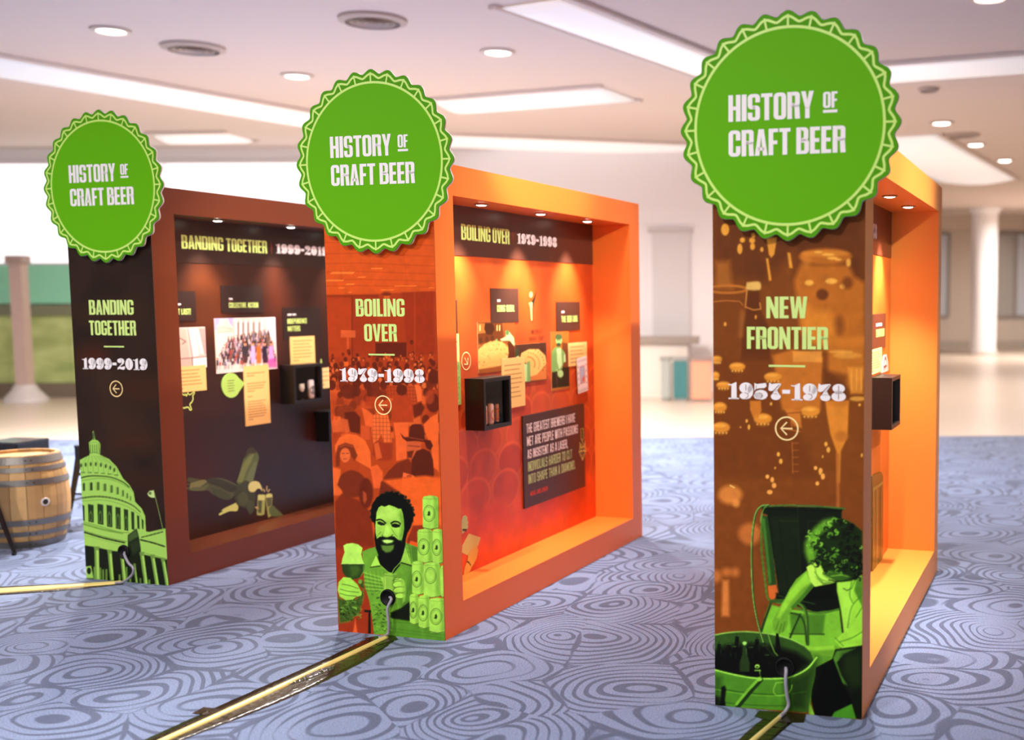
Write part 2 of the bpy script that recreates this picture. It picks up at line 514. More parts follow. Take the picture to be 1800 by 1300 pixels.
def line_shape(pts, width, plane, pos, m, parent, name, closed=False, mb=None):
    """flat line of constant width along a 2D path"""
    P = [np.array(p, float) for p in pts]
    n = len(P)
    v, f = [], []
    for i in range(n):
        a = P[i - 1] if (i > 0 or closed) else P[i]
        b = P[(i + 1) % n] if (i < n - 1 or closed) else P[i]
        t = b - a; t = t / (np.linalg.norm(t) + 1e-9)
        nn = np.array([-t[1], t[0]]) * width / 2
        for sgn in (1, -1):
            q = P[i] + nn * sgn
            v.append(plane_pt(plane, pos, q[0], q[1]))
    for i in range(n if closed else n - 1):
        j = (i + 1) % n
        f.append((2 * i, 2 * i + 1, 2 * j + 1, 2 * j))
    if mb is not None:
        mb.add(v, f)
        return mb
    return MB().add(v, f).build(name, m, parent)

# ================================================================== the room
def carpet_mat():
    m = bpy.data.materials.new('swirl_carpet')
    m.use_nodes = True
    nt = m.node_tree; N = nt.nodes; K = nt.links
    b = N['Principled BSDF']
    def nd(t, **k):
        n = N.new(t)
        for a, v in k.items():
            if a.startswith('_'): setattr(n, a[1:], v)
            else: n.inputs[a.replace('__', ' ')].default_value = v
        return n
    def mth(op, a, b_=None, c=None):
        n = N.new('ShaderNodeMath'); n.operation = op
        for i, v in enumerate((a, b_, c)):
            if v is None: continue
            if isinstance(v, (int, float)): n.inputs[i].default_value = v
            else: K.new(v, n.inputs[i])
        return n.outputs[0]
    tc = nd('ShaderNodeTexCoord')
    warp = nd('ShaderNodeTexNoise', Scale=1.1, Detail=1.5)
    K.new(tc.outputs['Object'], warp.inputs['Vector'])
    vm = nd('ShaderNodeVectorMath', _operation='MULTIPLY_ADD')
    K.new(warp.outputs['Color'], vm.inputs[0]); vm.inputs[1].default_value = (0.5, 0.5, 0); K.new(tc.outputs['Object'], vm.inputs[2])
    mp = nd('ShaderNodeMapping'); mp.inputs['Scale'].default_value = (1.0, 1.0, 0.0)
    K.new(vm.outputs[0], mp.inputs['Vector'])
    vo = nd('ShaderNodeTexVoronoi', Scale=1.85, Randomness=0.9)
    K.new(mp.outputs[0], vo.inputs['Vector'])
    # rings of each medallion
    off = nd('ShaderNodeVectorMath', _operation='SUBTRACT'); K.new(mp.outputs[0], off.inputs[0]); K.new(vo.outputs['Position'], off.inputs[1])
    xyz = nd('ShaderNodeSeparateXYZ'); K.new(off.outputs[0], xyz.inputs[0])
    rgb0 = nd('ShaderNodeSeparateColor'); K.new(vo.outputs['Color'], rgb0.inputs[0])
    ecc = mth('MULTIPLY_ADD', rgb0.outputs[2], .8, -0.4)
    ecy = mth('MULTIPLY_ADD', rgb0.outputs[0], 0.6, -0.3)
    dist = mth('ADD', vo.outputs['Distance'], mth('MULTIPLY', 1.85, mth('ADD', mth('MULTIPLY', xyz.outputs[0], ecc), mth('MULTIPLY', xyz.outputs[1], ecy))))
    ve = nd('ShaderNodeTexVoronoi', Scale=1.85, Randomness=0.9); ve.feature = 'DISTANCE_TO_EDGE'
    K.new(mp.outputs[0], ve.inputs['Vector'])
    rgb = nd('ShaderNodeSeparateColor'); K.new(vo.outputs['Color'], rgb.inputs[0])
    freq = mth('MULTIPLY_ADD', rgb.outputs[0], 16.0, 56.0)
    ph = mth('MULTIPLY_ADD', rgb.outputs[1], 1.5, 3.6)
    wav = mth('SINE', mth('ADD', mth('MULTIPLY', dist, freq), ph))
    # line weight swells around the ring
    sw = nd('ShaderNodeTexNoise', Scale=2.4, Detail=1.0)
    K.new(tc.outputs['Object'], sw.inputs['Vector'])
    thr = mth('MULTIPLY_ADD', sw.outputs['Fac'], -2.5, 1.75)
    df = mth('SUBTRACT', wav, thr)
    line = nd('ShaderNodeMapRange'); K.new(df, line.inputs[0]); line.inputs[1].default_value = -0.22; line.inputs[2].default_value = 0.22
    gap_n = nd('ShaderNodeTexNoise', Scale=3.1, Detail=0.5); K.new(tc.outputs['Object'], gap_n.inputs['Vector'])
    gap = nd('ShaderNodeMapRange'); K.new(mth('SUBTRACT', mth('MULTIPLY_ADD', gap_n.outputs['Fac'], 0.13, -0.055), ve.outputs['Distance']), gap.inputs[0]); gap.inputs[1].default_value = -0.008; gap.inputs[2].default_value = 0.008
    # tufts
    tuft = nd('ShaderNodeTexNoise', Scale=150.0, Detail=3.0); K.new(tc.outputs['Object'], tuft.inputs['Vector'])
    big = nd('ShaderNodeTexNoise', Scale=0.5, Detail=2.0); K.new(tc.outputs['Object'], big.inputs['Vector'])
    mx = nd('ShaderNodeMix', _data_type='RGBA')
    K.new(mth('MAXIMUM', line.outputs[0], gap.outputs[0]), mx.inputs['Factor'])
    mx.inputs['A'].default_value = (*lin((114, 131, 168)), 1)
    mx.inputs['B'].default_value = (*lin((70, 84, 116)), 1)
    hv = nd('ShaderNodeHueSaturation'); K.new(mx.outputs['Result'], hv.inputs['Color'])
    val = mth('ADD', mth('MULTIPLY_ADD', tuft.outputs['Fac'], 2.0, 0.0), mth('MULTIPLY_ADD', big.outputs['Fac'], 0.3, -0.15))
    K.new(val, hv.inputs['Value'])
    K.new(hv.outputs[0], b.inputs['Base Color'])
    b.inputs['Roughness'].default_value = 0.85
    b.inputs['Specular IOR Level'].default_value = 0.35
    b.inputs['Sheen Weight'].default_value = 0.25
    b.inputs['Sheen Roughness'].default_value = 0.4
    bp = nd('ShaderNodeBump', Strength=0.5, Distance=0.006)
    K.new(tuft.outputs['Fac'], bp.inputs['Height']); K.new(bp.outputs[0], b.inputs['Normal'])
    return m

def slab(name, x0, y0, z0, x1, y1, z1, m, **k):
    return tag(MB().box(x0, y0, z0, x1, y1, z1).build(name, m), kind='structure', **k)

slab('floor', -26, -9, -0.1, 24, 14.6, 0, carpet_mat())
tile = mat('polished_stone_floor', (212, 194, 178), rough=0.3, noise=0.10, nscale=0.35)
slab('floor', -26, 14.6, -0.1, 24, 46, -0.002, tile)
slab('trim_1', -26, 14.57, -0.01, 24, 14.63, 0.006, mat('carpet_edge_strip', (190, 178, 170), rough=0.5))
ceil_m = mat('ceiling_plaster', (223, 207, 198), rough=0.9, noise=0.04, nscale=0.4)
slab('ceiling', -26, -9, CEIL, 24, 46, CEIL + 0.1, ceil_m)
wall_m = mat('white_wall_paint', (240, 236, 238), rough=0.8)
beige = mat('beige_paint', (214, 198, 182), rough=0.8)
slab('wall_back', -26, 21.7, 0, 1.6, 21.9, CEIL, wall_m)
slab('wall_far', -2, 40, 0, 24, 40.2, CEIL, mat('far_wall_paint', (206, 192, 180), rough=0.8))

slab('wall_right_blocker', 10.6, -9, 0, 10.8, 39, CEIL, mat('beige_wall', (214, 200, 190), rough=.8))  # unseen wall, added to block sky light and darken the carpet at right
# glowing frosted window band high in the back wall
def window_band(n, x0, x1, z0, z1, y, panes):
    f = empty('window_%d' % n, ((x0 + x1) / 2, y, z0)); tag(f, kind='structure')
    fr = MB()
    w = (x1 - x0) / panes
    fm = mat('white_window_frame', (238, 234, 236), rough=0.5)
    gm = mat('daylit_frosted_pane', (250, 250, 255), rough=0.4, emit=(255, 250, 255), estr=1.0)
    cx = (x0 + x1) / 2
    for k in range(panes + 1):
        fr.box(x0 + k * w - 0.015 - cx, -0.03, 0, x0 + k * w + 0.015 - cx, 0.02, z1 - z0)
    fr.box(x0 - cx, -0.06, -0.05, x1 - cx, 0.02, 0.03); fr.box(x0 - cx, -0.06, z1 - z0 - 0.05, x1 - cx, 0.02, z1 - z0)
    fr.build('window_frame', fm, f)
    for k in range(panes):
        MB().box(x0 + k * w + 0.015 - cx, -0.02, 0.03, x0 + (k + 1) * w - 0.015 - cx, 0.0, z1 - z0 - 0.05).build('pane', gm, f)
window_band(1, -14.6, -6.6, 2.45, 4.35, 21.69, 2)

# aqua fascia, dark rail and greenery along the left back wall
t = empty('garden_screen', (-12.3, 21.3, 0)); tag(t, 'long low green screen under an aqua band at far left', 'screen')
MB().box(-3.4, -0.10, 1.72, 3.4, 0.12, 2.42, bev=0.02).build('aqua_panel', mat('aqua_panel', (150, 226, 190), rough=0.6), t)
MB().box(-3.4, -0.14, 1.50, 3.4, 0.14, 1.70, bev=0.01).build('rail', mat('olive_grey_rail', (128, 132, 104), rough=0.6), t)
MB().box(-3.4, -0.16, 0.0, 3.4, 0.16, 0.26, bev=0.01).build('base', mat('taupe_base', (122, 108, 92), rough=0.7), t)
hm = bpy.data.materials.new('green_mural'); hm.use_nodes = True
nt = hm.node_tree; tcn = nt.nodes.new('ShaderNodeTexCoord'); n1 = nt.nodes.new('ShaderNodeTexNoise'); n1.inputs['Scale'].default_value = 1.2
mp1 = nt.nodes.new('ShaderNodeMapping'); mp1.inputs['Scale'].default_value = (1, 1, 2.2)
rp = nt.nodes.new('ShaderNodeValToRGB'); rp.color_ramp.elements[0].color = (*lin((158, 176, 104)), 1); rp.color_ramp.elements[1].color = (*lin((206, 220, 146)), 1)
rp.color_ramp.elements[0].position = 0.35; rp.color_ramp.elements[1].position = 0.65
nt.links.new(tcn.outputs['Object'], mp1.inputs[0]); nt.links.new(mp1.outputs[0], n1.inputs[0]); nt.links.new(n1.outputs[0], rp.inputs[0]); nt.links.new(rp.outputs[0], nt.nodes['Principled BSDF'].inputs['Base Color'])
nt.nodes['Principled BSDF'].inputs['Roughness'].default_value = 0.7
gp = MB()
for k in range(8):
    gp.box(-3.4 + k * .85, -0.06, 0.26, -3.4 + (k + 1) * .85 - 0.01, 0.08, 1.50)
gp.build('green_panel', hm, t)

# square post with a flared foot
px_, py_ = on_floor(40, 706)
t = empty('post', (px_, py_, 0)); tag(t, 'tall pinkish brown post with a pale flared foot', 'post')
pm = mat('dusty_brown_wood', (196, 170, 160), rough=0.6, noise=0.1)
MB().prism([(-.11, 0), (.11, 0), (.11, .2), (-.11, .2)], 0.28, 2.5, 'z').build('shaft', pm, t)
MB().box(-.15, -.04, 2.42, .15, .24, 2.56, bev=.02).build('cap', mat('post_cap', (172, 148, 140), rough=0.6), t)
MB().lathe([(0.0, 0), (.36, 0), (.34, .07), (.22, .2), (.17, .3), (0, .3)], 24, (0, .1, 0)).build('foot', mat('pale_foot', (205, 196, 196), rough=0.5), t)

# low counter with a dark top between the second and third display, bins in front of it
t = empty('service_counter', (-4.2, 20.9, 0)); tag(t, 'pale beige service counter with a dark taupe top at back', 'counter')
MB().box(-3.4, -.3, 0, 3.35, .3, .96, bev=.01).build('body', mat('counter_front', (226, 216, 206), rough=0.6), t)
MB().box(-3.5, -.38, .96, 3.55, .36, 1.09, bev=.02).build('worktop', mat('taupe_worktop', (150, 136, 126), rough=0.5), t)
for k in range(4):
    MB().box(-3.3 + k * 1.65, -.312, .1, -1.75 + k * 1.65, -.3, .88, bev=.005).build('panel', mat('counter_front', (226, 216, 206)), t)
slab('door_1', -1.55, 21.62, 0, -0.85, 21.7, 3.0, mat('pale_grey_door', (212, 208, 210), rough=0.6))
slab('trim_2', -1.62, 21.6, 3.0, -0.78, 21.7, 3.08, mat('door_head', (196, 190, 190), rough=0.6))

def bin_(px, y, w, body, label, lid):
    x, _ = on_floor(px, y)
    Y = on_floor(px, y)[1]
    t = empty('waste_bin', (x, Y, 0)); tag(t, label, 'bin')
    MB().prism([(-w / 2, 0), (w / 2, 0), (w / 2 * .96, .36), (-w / 2 * .96, .36)], .05, .70, 'z').build('body', body, t)
    MB().box(-w / 2 - .02, -.02, .70, w / 2 + .02, .38, .76, bev=.012).build('lid', lid, t)
    MB().box(-w / 2 + .02, .02, 0, w / 2 - .02, .34, .05).build('base', lid, t)
    return t
bin_(1196, 705, .24, mat('teal_plastic', (58, 120, 122), rough=.5), 'teal waste bin in front of the counter', mat('grey_lid', (150, 150, 146), rough=.5))
bin_(1233, 706, .34, mat('salmon_plastic', (238, 160, 128), rough=.5), 'salmon pink waste bin beside the teal one', mat('brown_lid', (150, 128, 120), rough=.5))
bin_(1170, 704, .16, mat('grey_plastic', (168, 172, 166), rough=.5), 'narrow grey waste bin left of the teal one', mat('grey_lid', (150, 150, 146), rough=.5))

# far right: white column, dim glazing behind it
def column(px, w, Y, label):
    x, _ = at_y(px, 600, Y)
    t = empty('column', (x, Y, 0)); tag(t, label, 'column')
    MB().lathe([(w / 2, 0.12), (w / 2, CEIL - .16)], 40).build('shaft', mat('white_column_paint', (246, 244, 248), rough=.6), t, True)
    MB().lathe([(0, 0), (w / 2 + .06, 0), (w / 2 + .06, .1), (w / 2 + .01, .14)], 40).build('plinth', mat('column_base', (214, 204, 200), rough=.5), t)
    MB().lathe([(w / 2, CEIL - .18), (w / 2 + .1, CEIL - .1), (w / 2 + .1, CEIL)], 40).build('capital', mat('white_column_paint', (246, 244, 248)), t)
column(1728, .80, 36.4, 'round white column in the far right background')
def glazing(n, x0, x1, z0, z1, y):
    f = empty('window_%d' % n, ((x0 + x1) / 2, y, z0)); tag(f, kind='structure')
    k = max(2, int((x1 - x0) / 1.1)); w = (x1 - x0) / k; c = (x0 + x1) / 2
    fr = MB()
    for j in range(k + 1): fr.box(x0 + j * w - .05 - c, -.08, 0, x0 + j * w + .05 - c, .0, z1 - z0)
    fr.box(x0 - c, -.08, -.06, x1 - c, .02, .04); fr.box(x0 - c, -.08, z1 - z0 - .06, x1 - c, .02, z1 - z0 + .04)
    fr.build('window_frame', mat('grey_window_frame', (150, 142, 138), rough=.5), f)
    tones = [(170, 166, 162), (200, 204, 214), (150, 146, 142), (214, 224, 240), (180, 174, 168)]
    for j in range(k):
        MB().box(x0 + j * w + .05 - c, -.03, .04, x0 + (j + 1) * w - .05 - c, -.01, z1 - z0 - .06).build('pane', mat('dim_glass_%s' % 'abcde'[j % 5], tones[j % 5], rough=.25), f)
glazing(2, 4.6, 7.4, 1.15, 4.0, 39.98)
glazing(3, 8.6, 14.2, 1.15, 4.0, 39.98)
slab('baseboard_far', -2, 39.9, 0, 24, 39.99, .3, mat('far_baseboard', (176, 164, 152), rough=.6))
slab('trim_3', -2, 39.7, 4.1, 24, 39.99, CEIL, mat('beige_soffit', (206, 188, 172), rough=.8))

# ceiling: glowing coves, downlights, vents
cove_m = mat('cove_diffuser', (255, 252, 250), rough=.5, emit=(255, 246, 244), estr=0.42)
cove_f = mat('cove_lip', (222, 208, 200), rough=.8)
def cove(p0, p1, w, label):
    (x0, y0), (x1, y1) = on_floor(*p0, CEIL), on_floor(*p1, CEIL)
    L = math.hypot(x1 - x0, y1 - y0); a = math.atan2(y1 - y0, x1 - x0)
    t = empty('cove_light', ((x0 + x1) / 2, (y0 + y1) / 2, CEIL), a); tag(t, label, 'ceiling light', 'glowing ceiling coves')
    h = w / 2
    n = 10
    prof = [(-h + w * k / n, -0.02 - .10 * math.sin(PI * k / n)) for k in range(n + 1)]
    MB().prism(prof, -L / 2, L / 2, 'x').build('diffuser', cove_m, t, True)
    f = MB()
    for a, b in ((-h - .1, -h), (h, h + .1)): MB().box(-L / 2 - .08, a, -.05, L / 2 + .08, b, 0, bev=.02).build('lip', cove_f, t)
cove((-60, 104), (600, 218), 1.25, 'long glowing cove crossing the ceiling above the left display')
cove((935, 2), (1330, 148), .75, 'bright cove running from top centre behind the largest badge')
cove((800, 184), (1085, 162), 1.1, 'short glowing cove right of the middle badge')
cove((1480, 132), (1860, 104), 1.1, 'glowing cove level with the right of the largest badge')
cove((770, 244), (1240, 262), 1.5, 'low distant cove above the orange middle display')
cove((1560, 240), (1720, 316), 1.8, 'glowing cove above the peach corner of the right display')
cove((296, 240), (420, 238), 1.0, 'small faint cove between the left and middle badges')

lens_m = mat('downlight_lens', (255, 255, 255), emit=(255, 250, 244), estr=9)
ring_m = mat('downlight_trim', (205, 188, 178), rough=.4)
spots_px = [((195, 52), 'bright ceiling downlight at top left'), ((522, 132), 'ceiling downlight left of the middle badge'),
            ((875, 90), 'ceiling downlight between the middle and largest badges'), ((650, -14), 'ceiling downlight at the top edge left of centre'),
            ((1045, 257), 'distant downlight above the orange display'), ((1160, 283), 'distant downlight left of the largest badge'),
            ((1740, -6), 'ceiling downlight at the top right corner'), ((1655, 215), 'downlight just right of the largest badge'),
            ((1715, 253), 'downlight beyond the one nearest the largest badge'), ((1766, 281), 'farthest downlight near the right edge')]
def lamp(x, y, r, label, power, group=None):
    t = empty('downlight', (x, y, CEIL)); tag(t, label, 'ceiling light', group)
    MB().lathe([(r, 0), (r + .05, -.004), (r + .055, -.018), (r, -.03), (r - .01, -.012)], 28).build('trim_ring', ring_m, t)
    MB().lathe([(0, -.035), (r * .6, -.03), (r, -.012)], 28).build('lens', lens_m, t)
    l = bpy.data.lights.new('downlight_lamp', 'AREA')
    l.shape = 'DISK'; l.size = r * 2; l.energy = power; l.color = (1, .93, .86); l.spread = math.radians(165)
    o = bpy.data.objects.new('downlight_lamp', l); COL.objects.link(o); o.location = (0, 0, -.05); o.parent = t
for (pq, lab) in spots_px:
    x, y = on_floor(*pq, CEIL)
    lamp(x, y, .15, lab, LAMP_W * (1.6 if x < -1 else .4) if y < 16 else LAMP_W * .3)
for (x, y, w_) in ((-5.5, 3.0, 'at the left end of the near row'), (-2.2, 1.2, 'over the camera, left of centre'), (1.4, 1.0, 'over the camera, right of centre'), (4.6, 2.6, 'at the right end of the near row')):
    lamp(x, y, .15, 'ceiling downlight ' + w_, BEHIND_W * 1.6 if x < 0 else BEHIND_W * .15, 'downlights above the camera')

lamp(-.95, 6.15, .12, 'ceiling downlight over the aisle by the orange display', 60, 'downlights above the camera')
lamp(5.2, 27.5, .15, 'added remote ceiling downlight near the white column', 420)  # this lamp and the next are added to brighten the far right background
lamp(9.5, 33.5, .15, 'added remotest ceiling downlight by the far windows', 420)
def track(x, y, tx, ty, tz, w, ang, label):  # unseen spotlights, added to brighten the side faces of the displays
    t = empty('fill_spotlight', (x, y, CEIL)); tag(t, label, 'spotlight', 'added fill spotlights out of view')
    d = Vector((tx - x, ty - y, tz - (CEIL - .22))).normalized()
    bm_ = mat('white_spot_housing', (225, 222, 220), rough=.4)
    MB().tube([(0, 0, 0), (0, 0, -.16)], .012, 10).build('stem', bm_, t)
    a = Vector((0, 0, -.22)); 
    MB().tube([tuple(a - d * .09), tuple(a + d * .06)], .05, 20).build('housing', bm_, t)
    l = bpy.data.lights.new('fill_lamp', 'SPOT'); l.energy = w; l.spot_size = math.radians(ang); l.spot_blend = .6; l.shadow_soft_size = .06; l.color = (1, .95, .88)
    o = bpy.data.objects.new('fill_lamp', l); COL.objects.link(o); o.parent = t; o.location = a + d * .08
    o.rotation_euler = d.to_track_quat('-Z', 'Y').to_euler()
track(3.4, 4.0, -1.0, 7.2, 1.4, FILL_W, 36, 'added fill spotlight aimed at the orange display')
track(3.9, 5.0, .95, 6.2, 1.3, FILL_W * .45, 34, 'added fill spotlight aimed at the amber display')
track(.4, 5.4, -3.0, 8.4, 1.4, FILL_W * .7, 36, 'added fill spotlight aimed at the brown display')
def vent(px, py, rx_, lab):
    x, y = on_floor(px, py, CEIL)
    t = empty('ceiling_vent', (x, y, CEIL)); tag(t, lab, 'vent')
    dm = mat('vent_grey', (184, 167, 157), rough=.6)
    MB().lathe([(rx_, 0), (rx_, -.03), (rx_ * .8, -.05), (rx_ * .8, -.02)], 28).build('rim', dm, t)
    MB().lathe([(0, -.02), (rx_ * .8, -.02)], 28).build('backing', mat('vent_dark', (136, 120, 110), rough=.7), t)
    for k in range(3):
        MB().lathe([(rx_ * (.2 + .2 * k), -.03), (rx_ * (.26 + .2 * k), -.05)], 24).build('fin', dm, t)
vent(340, 82, .34, 'round dark ceiling vent right of the top left downlight')
vent(655, 33, .34, 'round dark ceiling vent above the middle badge')
vent(1632, 155, .14, 'tiny dark ceiling fitting right of the largest badge')
vent(1692, 236, .3, 'faint round ceiling vent between two right downlights')

# ================================================================== display walls
LIME = (198, 232, 122); CREAM = (250, 214, 140); WHITE = (242, 232, 230)
ink_lime = mat('lime_ink', (206, 232, 130), rough=.45)
ink_white = mat('white_ink', (240, 232, 232), rough=.45)
ink_cream = mat('cream_ink', (255, 222, 150), rough=.45)
green_ink = mat('badge_green', (94, 172, 4), rough=.5, spec=.1)
green_dark = mat('badge_rim_green', (78, 152, 4), rough=.5, spec=.1)
ink_badge_line = mat('badge_line_green', (196, 232, 108), rough=.4)
alu = mat('badge_edge_white', (225, 228, 220), rough=.35)
black_lam = mat('black_laminate', (14, 10, 9), rough=.4)
FP = print_mat('panel_print', .5, .12)

def badge(root):
    """bottle-cap disc mounted proud of the front panel"""
    R, cx, cz = 0.4565, BW / 2 + 0.010, 2.4385
    n = 28 * 12
    def wave(r, amp, sharp=0.0):
        P = []
        for k in range(n):
            t = 2 * PI * k / n + PI / 2
            c = math.cos(28 * (t - PI / 2))
            # rounded crests, slightly pinched troughs
            rr = r * (1 - amp) + r * amp * (2 * ((c + 1) / 2) ** 0.8 - 1)
            P.append((cx + rr * math.cos(t), cz + rr * math.sin(t)))
        return P
    y1, y0 = -0.030, -0.042
    out = wave(R, .026)
    b = MB()
    b.add([(p[0], y0 + .002, p[1]) for p in out] + [(p[0], y1, p[1]) for p in out],
          [(k, (k + 1) % n, n + (k + 1) % n, n + k) for k in range(n)] + [tuple(range(n, 2 * n))])
    disc = b.build('badge', alu, root)
    disc['label'] = 'round green badge with a scalloped edge'
    fa = MB(); fa.add([(cx + (p[0] - cx) * .996, y0, cz + (p[1] - cz) * .996) for p in out] + [(cx, y0, cz)], [(k, (k + 1) % n, n) for k in range(n)])
    fa.build('rim_face', green_dark, disc)
    ri = R * .855
    ci = [(cx + ri * math.cos(2 * PI * k / 120), cz + ri * math.sin(2 * PI * k / 120)) for k in range(120)]
    fc = MB(); fc.add([(p[0], y0 - .0008, p[1]) for p in ci] + [(cx, y0 - .0008, cz)], [(k, (k + 1) % 120, 120) for k in range(120)])
    fc.build('face', green_ink, disc)
    la = MB()
    line_shape(ci, .0115, 'front', y0 - .0016, None, None, '', True, la)
    line_shape(wave(R * .945, .024), .0105, 'front', y0 - .0016, None, None, '', True, la)
    for k in range(28):
        t = 2 * PI * k / 28 + PI / 2
        line_shape([(cx + ri * math.cos(t), cz + ri * math.sin(t)), (cx + R * .962 * math.cos(t), cz + R * .962 * math.sin(t))], .009, 'front', y0 - .0018, None, None, '', False, la)
    la.build('line_art', ink_badge_line, disc)
    p = y0 - .0022
    text('HISTORY', (.082, 2.467, .437, 2.573), 'front', p, ink_white, disc)
    text('OF', (.475, 2.503, .533, 2.566), 'front', p, ink_white, disc)
    line_shape([(.475, 2.490), (.533, 2.490)], .011, 'front', p, ink_white, disc, 'lettering_underline')
    text('CRAFT', (.082, 2.327, .342, 2.432), 'front', p, ink_white, disc)
    text('BEER', (.366, 2.327, .566, 2.432), 'front', p, ink_white, disc)
    st = MB()
    for x, z in ((cx - .15, 2.30), (cx + .15, 2.30), (cx, 2.15)):
        st.lathe([(.018, 0), (.018, .03)], 12, (0, 0, 0))
        k = len(st.v) - 24
        for j in range(24):
            v = st.v[k + j]; st.v[k + j] = (x + v[0], -v[2], z + v[1])
    st.build('standoff', alu, disc)
    return disc

def arrow(root, u, z, plane='front', pos=-.0058, r=.0475, rot=0.0, m=None, fill=None):
    m = m or ink_cream
    mb = MB()
    if fill:
        MB().add([plane_pt(plane, pos + (.0005 if plane == 'front' else -.0005), u + r * math.cos(2 * PI * k / 32), z + r * math.sin(2 * PI * k / 32)) for k in range(32)], [tuple(range(32))]).build('symbol_ground', fill, root)
    line_shape([(u + r * math.cos(2 * PI * k / 40), z + r * math.sin(2 * PI * k / 40)) for k in range(40)], r * .13, plane, pos, None, None, '', True, mb)
    c, s = math.cos(rot), math.sin(rot)
    def Rt(a, b): return (u + (a * c - b * s) * r, z + (a * s + b * c) * r)
    line_shape([Rt(-.5, 0), Rt(.52, 0)], r * .13, plane, pos, None, None, '', False, mb)
    line_shape([Rt(.02, .56), Rt(-.53, 0), Rt(.02, -.56)], r * .13, plane, pos, None, None, '', False, mb)
    return mb.build('arrow_symbol', m, root)

def grommet(root, u, z):
    r = .0425
    g = MB().lathe([(0, .002), (r * .78, .002), (r * .84, .012), (r, .010), (r + .002, .0)], 32)
    g.v = [(u + a, -.0055 - c, z + b) for a, b, c in g.v]
    o = g.build('cable_grommet', mat('black_rubber', (8, 7, 8), rough=.6, spec=.2), root, True)
    o['label'] = 'round black cable grommet'
    return o

def shadow_box(root, i, v0, v1, z0, z1, prot, back_rgb, mname, wall=.022, label=None):
    U0 = BW - DEP; U1 = U0 + prot
    b = MB()
    t = wall
    b.box(U0, v0, z0, U1, v0 + t, z1); b.box(U0, v1 - t, z0, U1, v1, z1)
    b.box(U0, v0 + t, z1 - t, U1, v1 - t, z1); b.box(U0, v0 + t, z0, U1, v1 - t, z0 + t)
    o = b.build('shadow_box', black_lam, root)
    o['label'] = label or 'black display case with a clear front'
    MB().box(U0 + .001, v0 + t, z0 + t, U0 + .012, v1 - t, z1 - t).build('backing', mat(mname, back_rgb, rough=.5), o)
    MB().box(U1 - .028, v0 + t, z0 + t, U1 - .024, v1 - t, z1 - t).build('clear_panel', glass_mat(), o)
    return o

def display(i, frame_rgb, cv, label, title, tpos, years, ypos):
    x, y, th = BOX[i]
    root = empty('exhibit_wall', (x, y, 0), th)
    tag(root, label, 'display', 'illuminated exhibit walls with green badges')
    fm = mat('frame_laminate_%s' % ('brown', 'orange', 'amber')[i], frame_rgb, rough=(.40, .42, .46)[i], spec=.5, noise=.02, nscale=1.5, coat=(.15, .12, .0)[i])
    U0 = BW - DEP
    MB().box(0, 0.0, 0, U0 - .02, BL, BH).build('rear_shell', fm, root)
    MB().box(U0 - .02, 0, BOT, BW, ST, BH - TOP).build('stile', fm, root)
    MB().box(U0 - .02, BL - ST2, BOT, BW, BL, BH - TOP).build('stile', fm, root)
    MB().box(U0 - .02, 0, 0, BW, BL, BOT).build('bottom_rail', fm, root)
    MB().box(U0 - .02, 0, BH - TOP, BW, BL, BH).build('top_rail', fm, root)
    # front panel: thin board with the print on its face
    fp = MB().box(0.0005, -.005, .001, BW - .0005, 0, BH - .001).build('front_panel', mat('panel_edge_%s' % ('brown', 'orange', 'amber')[i], ((96, 70, 56), (150, 60, 20), (214, 160, 110))[i], rough=.5), root)
    cv.build('printed_sheet', 'front', -.0053, FP, fp)
    for s, rect in title:
        text(s, rect, 'front', -.0062, ink_lime, fp)
    line_shape([(.241, 1.4725), (.396, 1.4725)], .0085, 'front', -.0062, ink_lime, fp, 'dash')
    slit = mat('hairline_ink_%s' % 'abc'[i], ((60, 34, 22), (120, 44, 16), (128, 66, 28))[i], rough=.5)
    text(years, (.064, 1.331, .567, 1.402), 'front', -.0062, ink_white, fp, fn=fat, gap=.14, slit=slit)
    arrow(fp, .318, 1.213, fill=None)
    badge(root)
    grommet(root, .312, (.192, .205, .197)[i])
    # recessed lamps in the head of the opening
    lm = mat('niche_lens', (255, 250, 240), emit=(255, 244, 226), estr=14)
    for k, vv in enumerate((.70, 1.43, 2.13)):
        uu = BW - .125
        zc = BH - TOP
        r_ = MB().lathe([(.040, 0), (.043, -.006), (.034, -.008), (.031, -.002)], 24, (uu, vv, zc)).build('niche_light', mat('steel_trim', (190, 186, 180), rough=.3, metal=.8), root)
        MB().lathe([(0, -.012), (.016, -.011), (.026, -.008), (.031, -.003)], 20, (uu, vv, zc)).build('lens', lm, r_)
        l = bpy.data.lights.new('niche_spot', 'SPOT'); l.energy = SPOT_W * (.4, .65, 1.0)[i]; l.spot_size = math.radians(78); l.spot_blend = 1.0; l.shadow_soft_size = .02; l.color = (1, .92, .82)
        o = bpy.data.objects.new('niche_spot', l); COL.objects.link(o); o.parent = root; o.location = (uu, vv, zc - .045)
        o.rotation_euler = (0, math.radians(7), 0)
    return root

# ================================================================== printed artwork
NR = random.Random(11)
def folds(cv, lines, w, col, a=.5):
    for L in lines: cv.line(L, w, col, a, smooth=len(L) > 2)

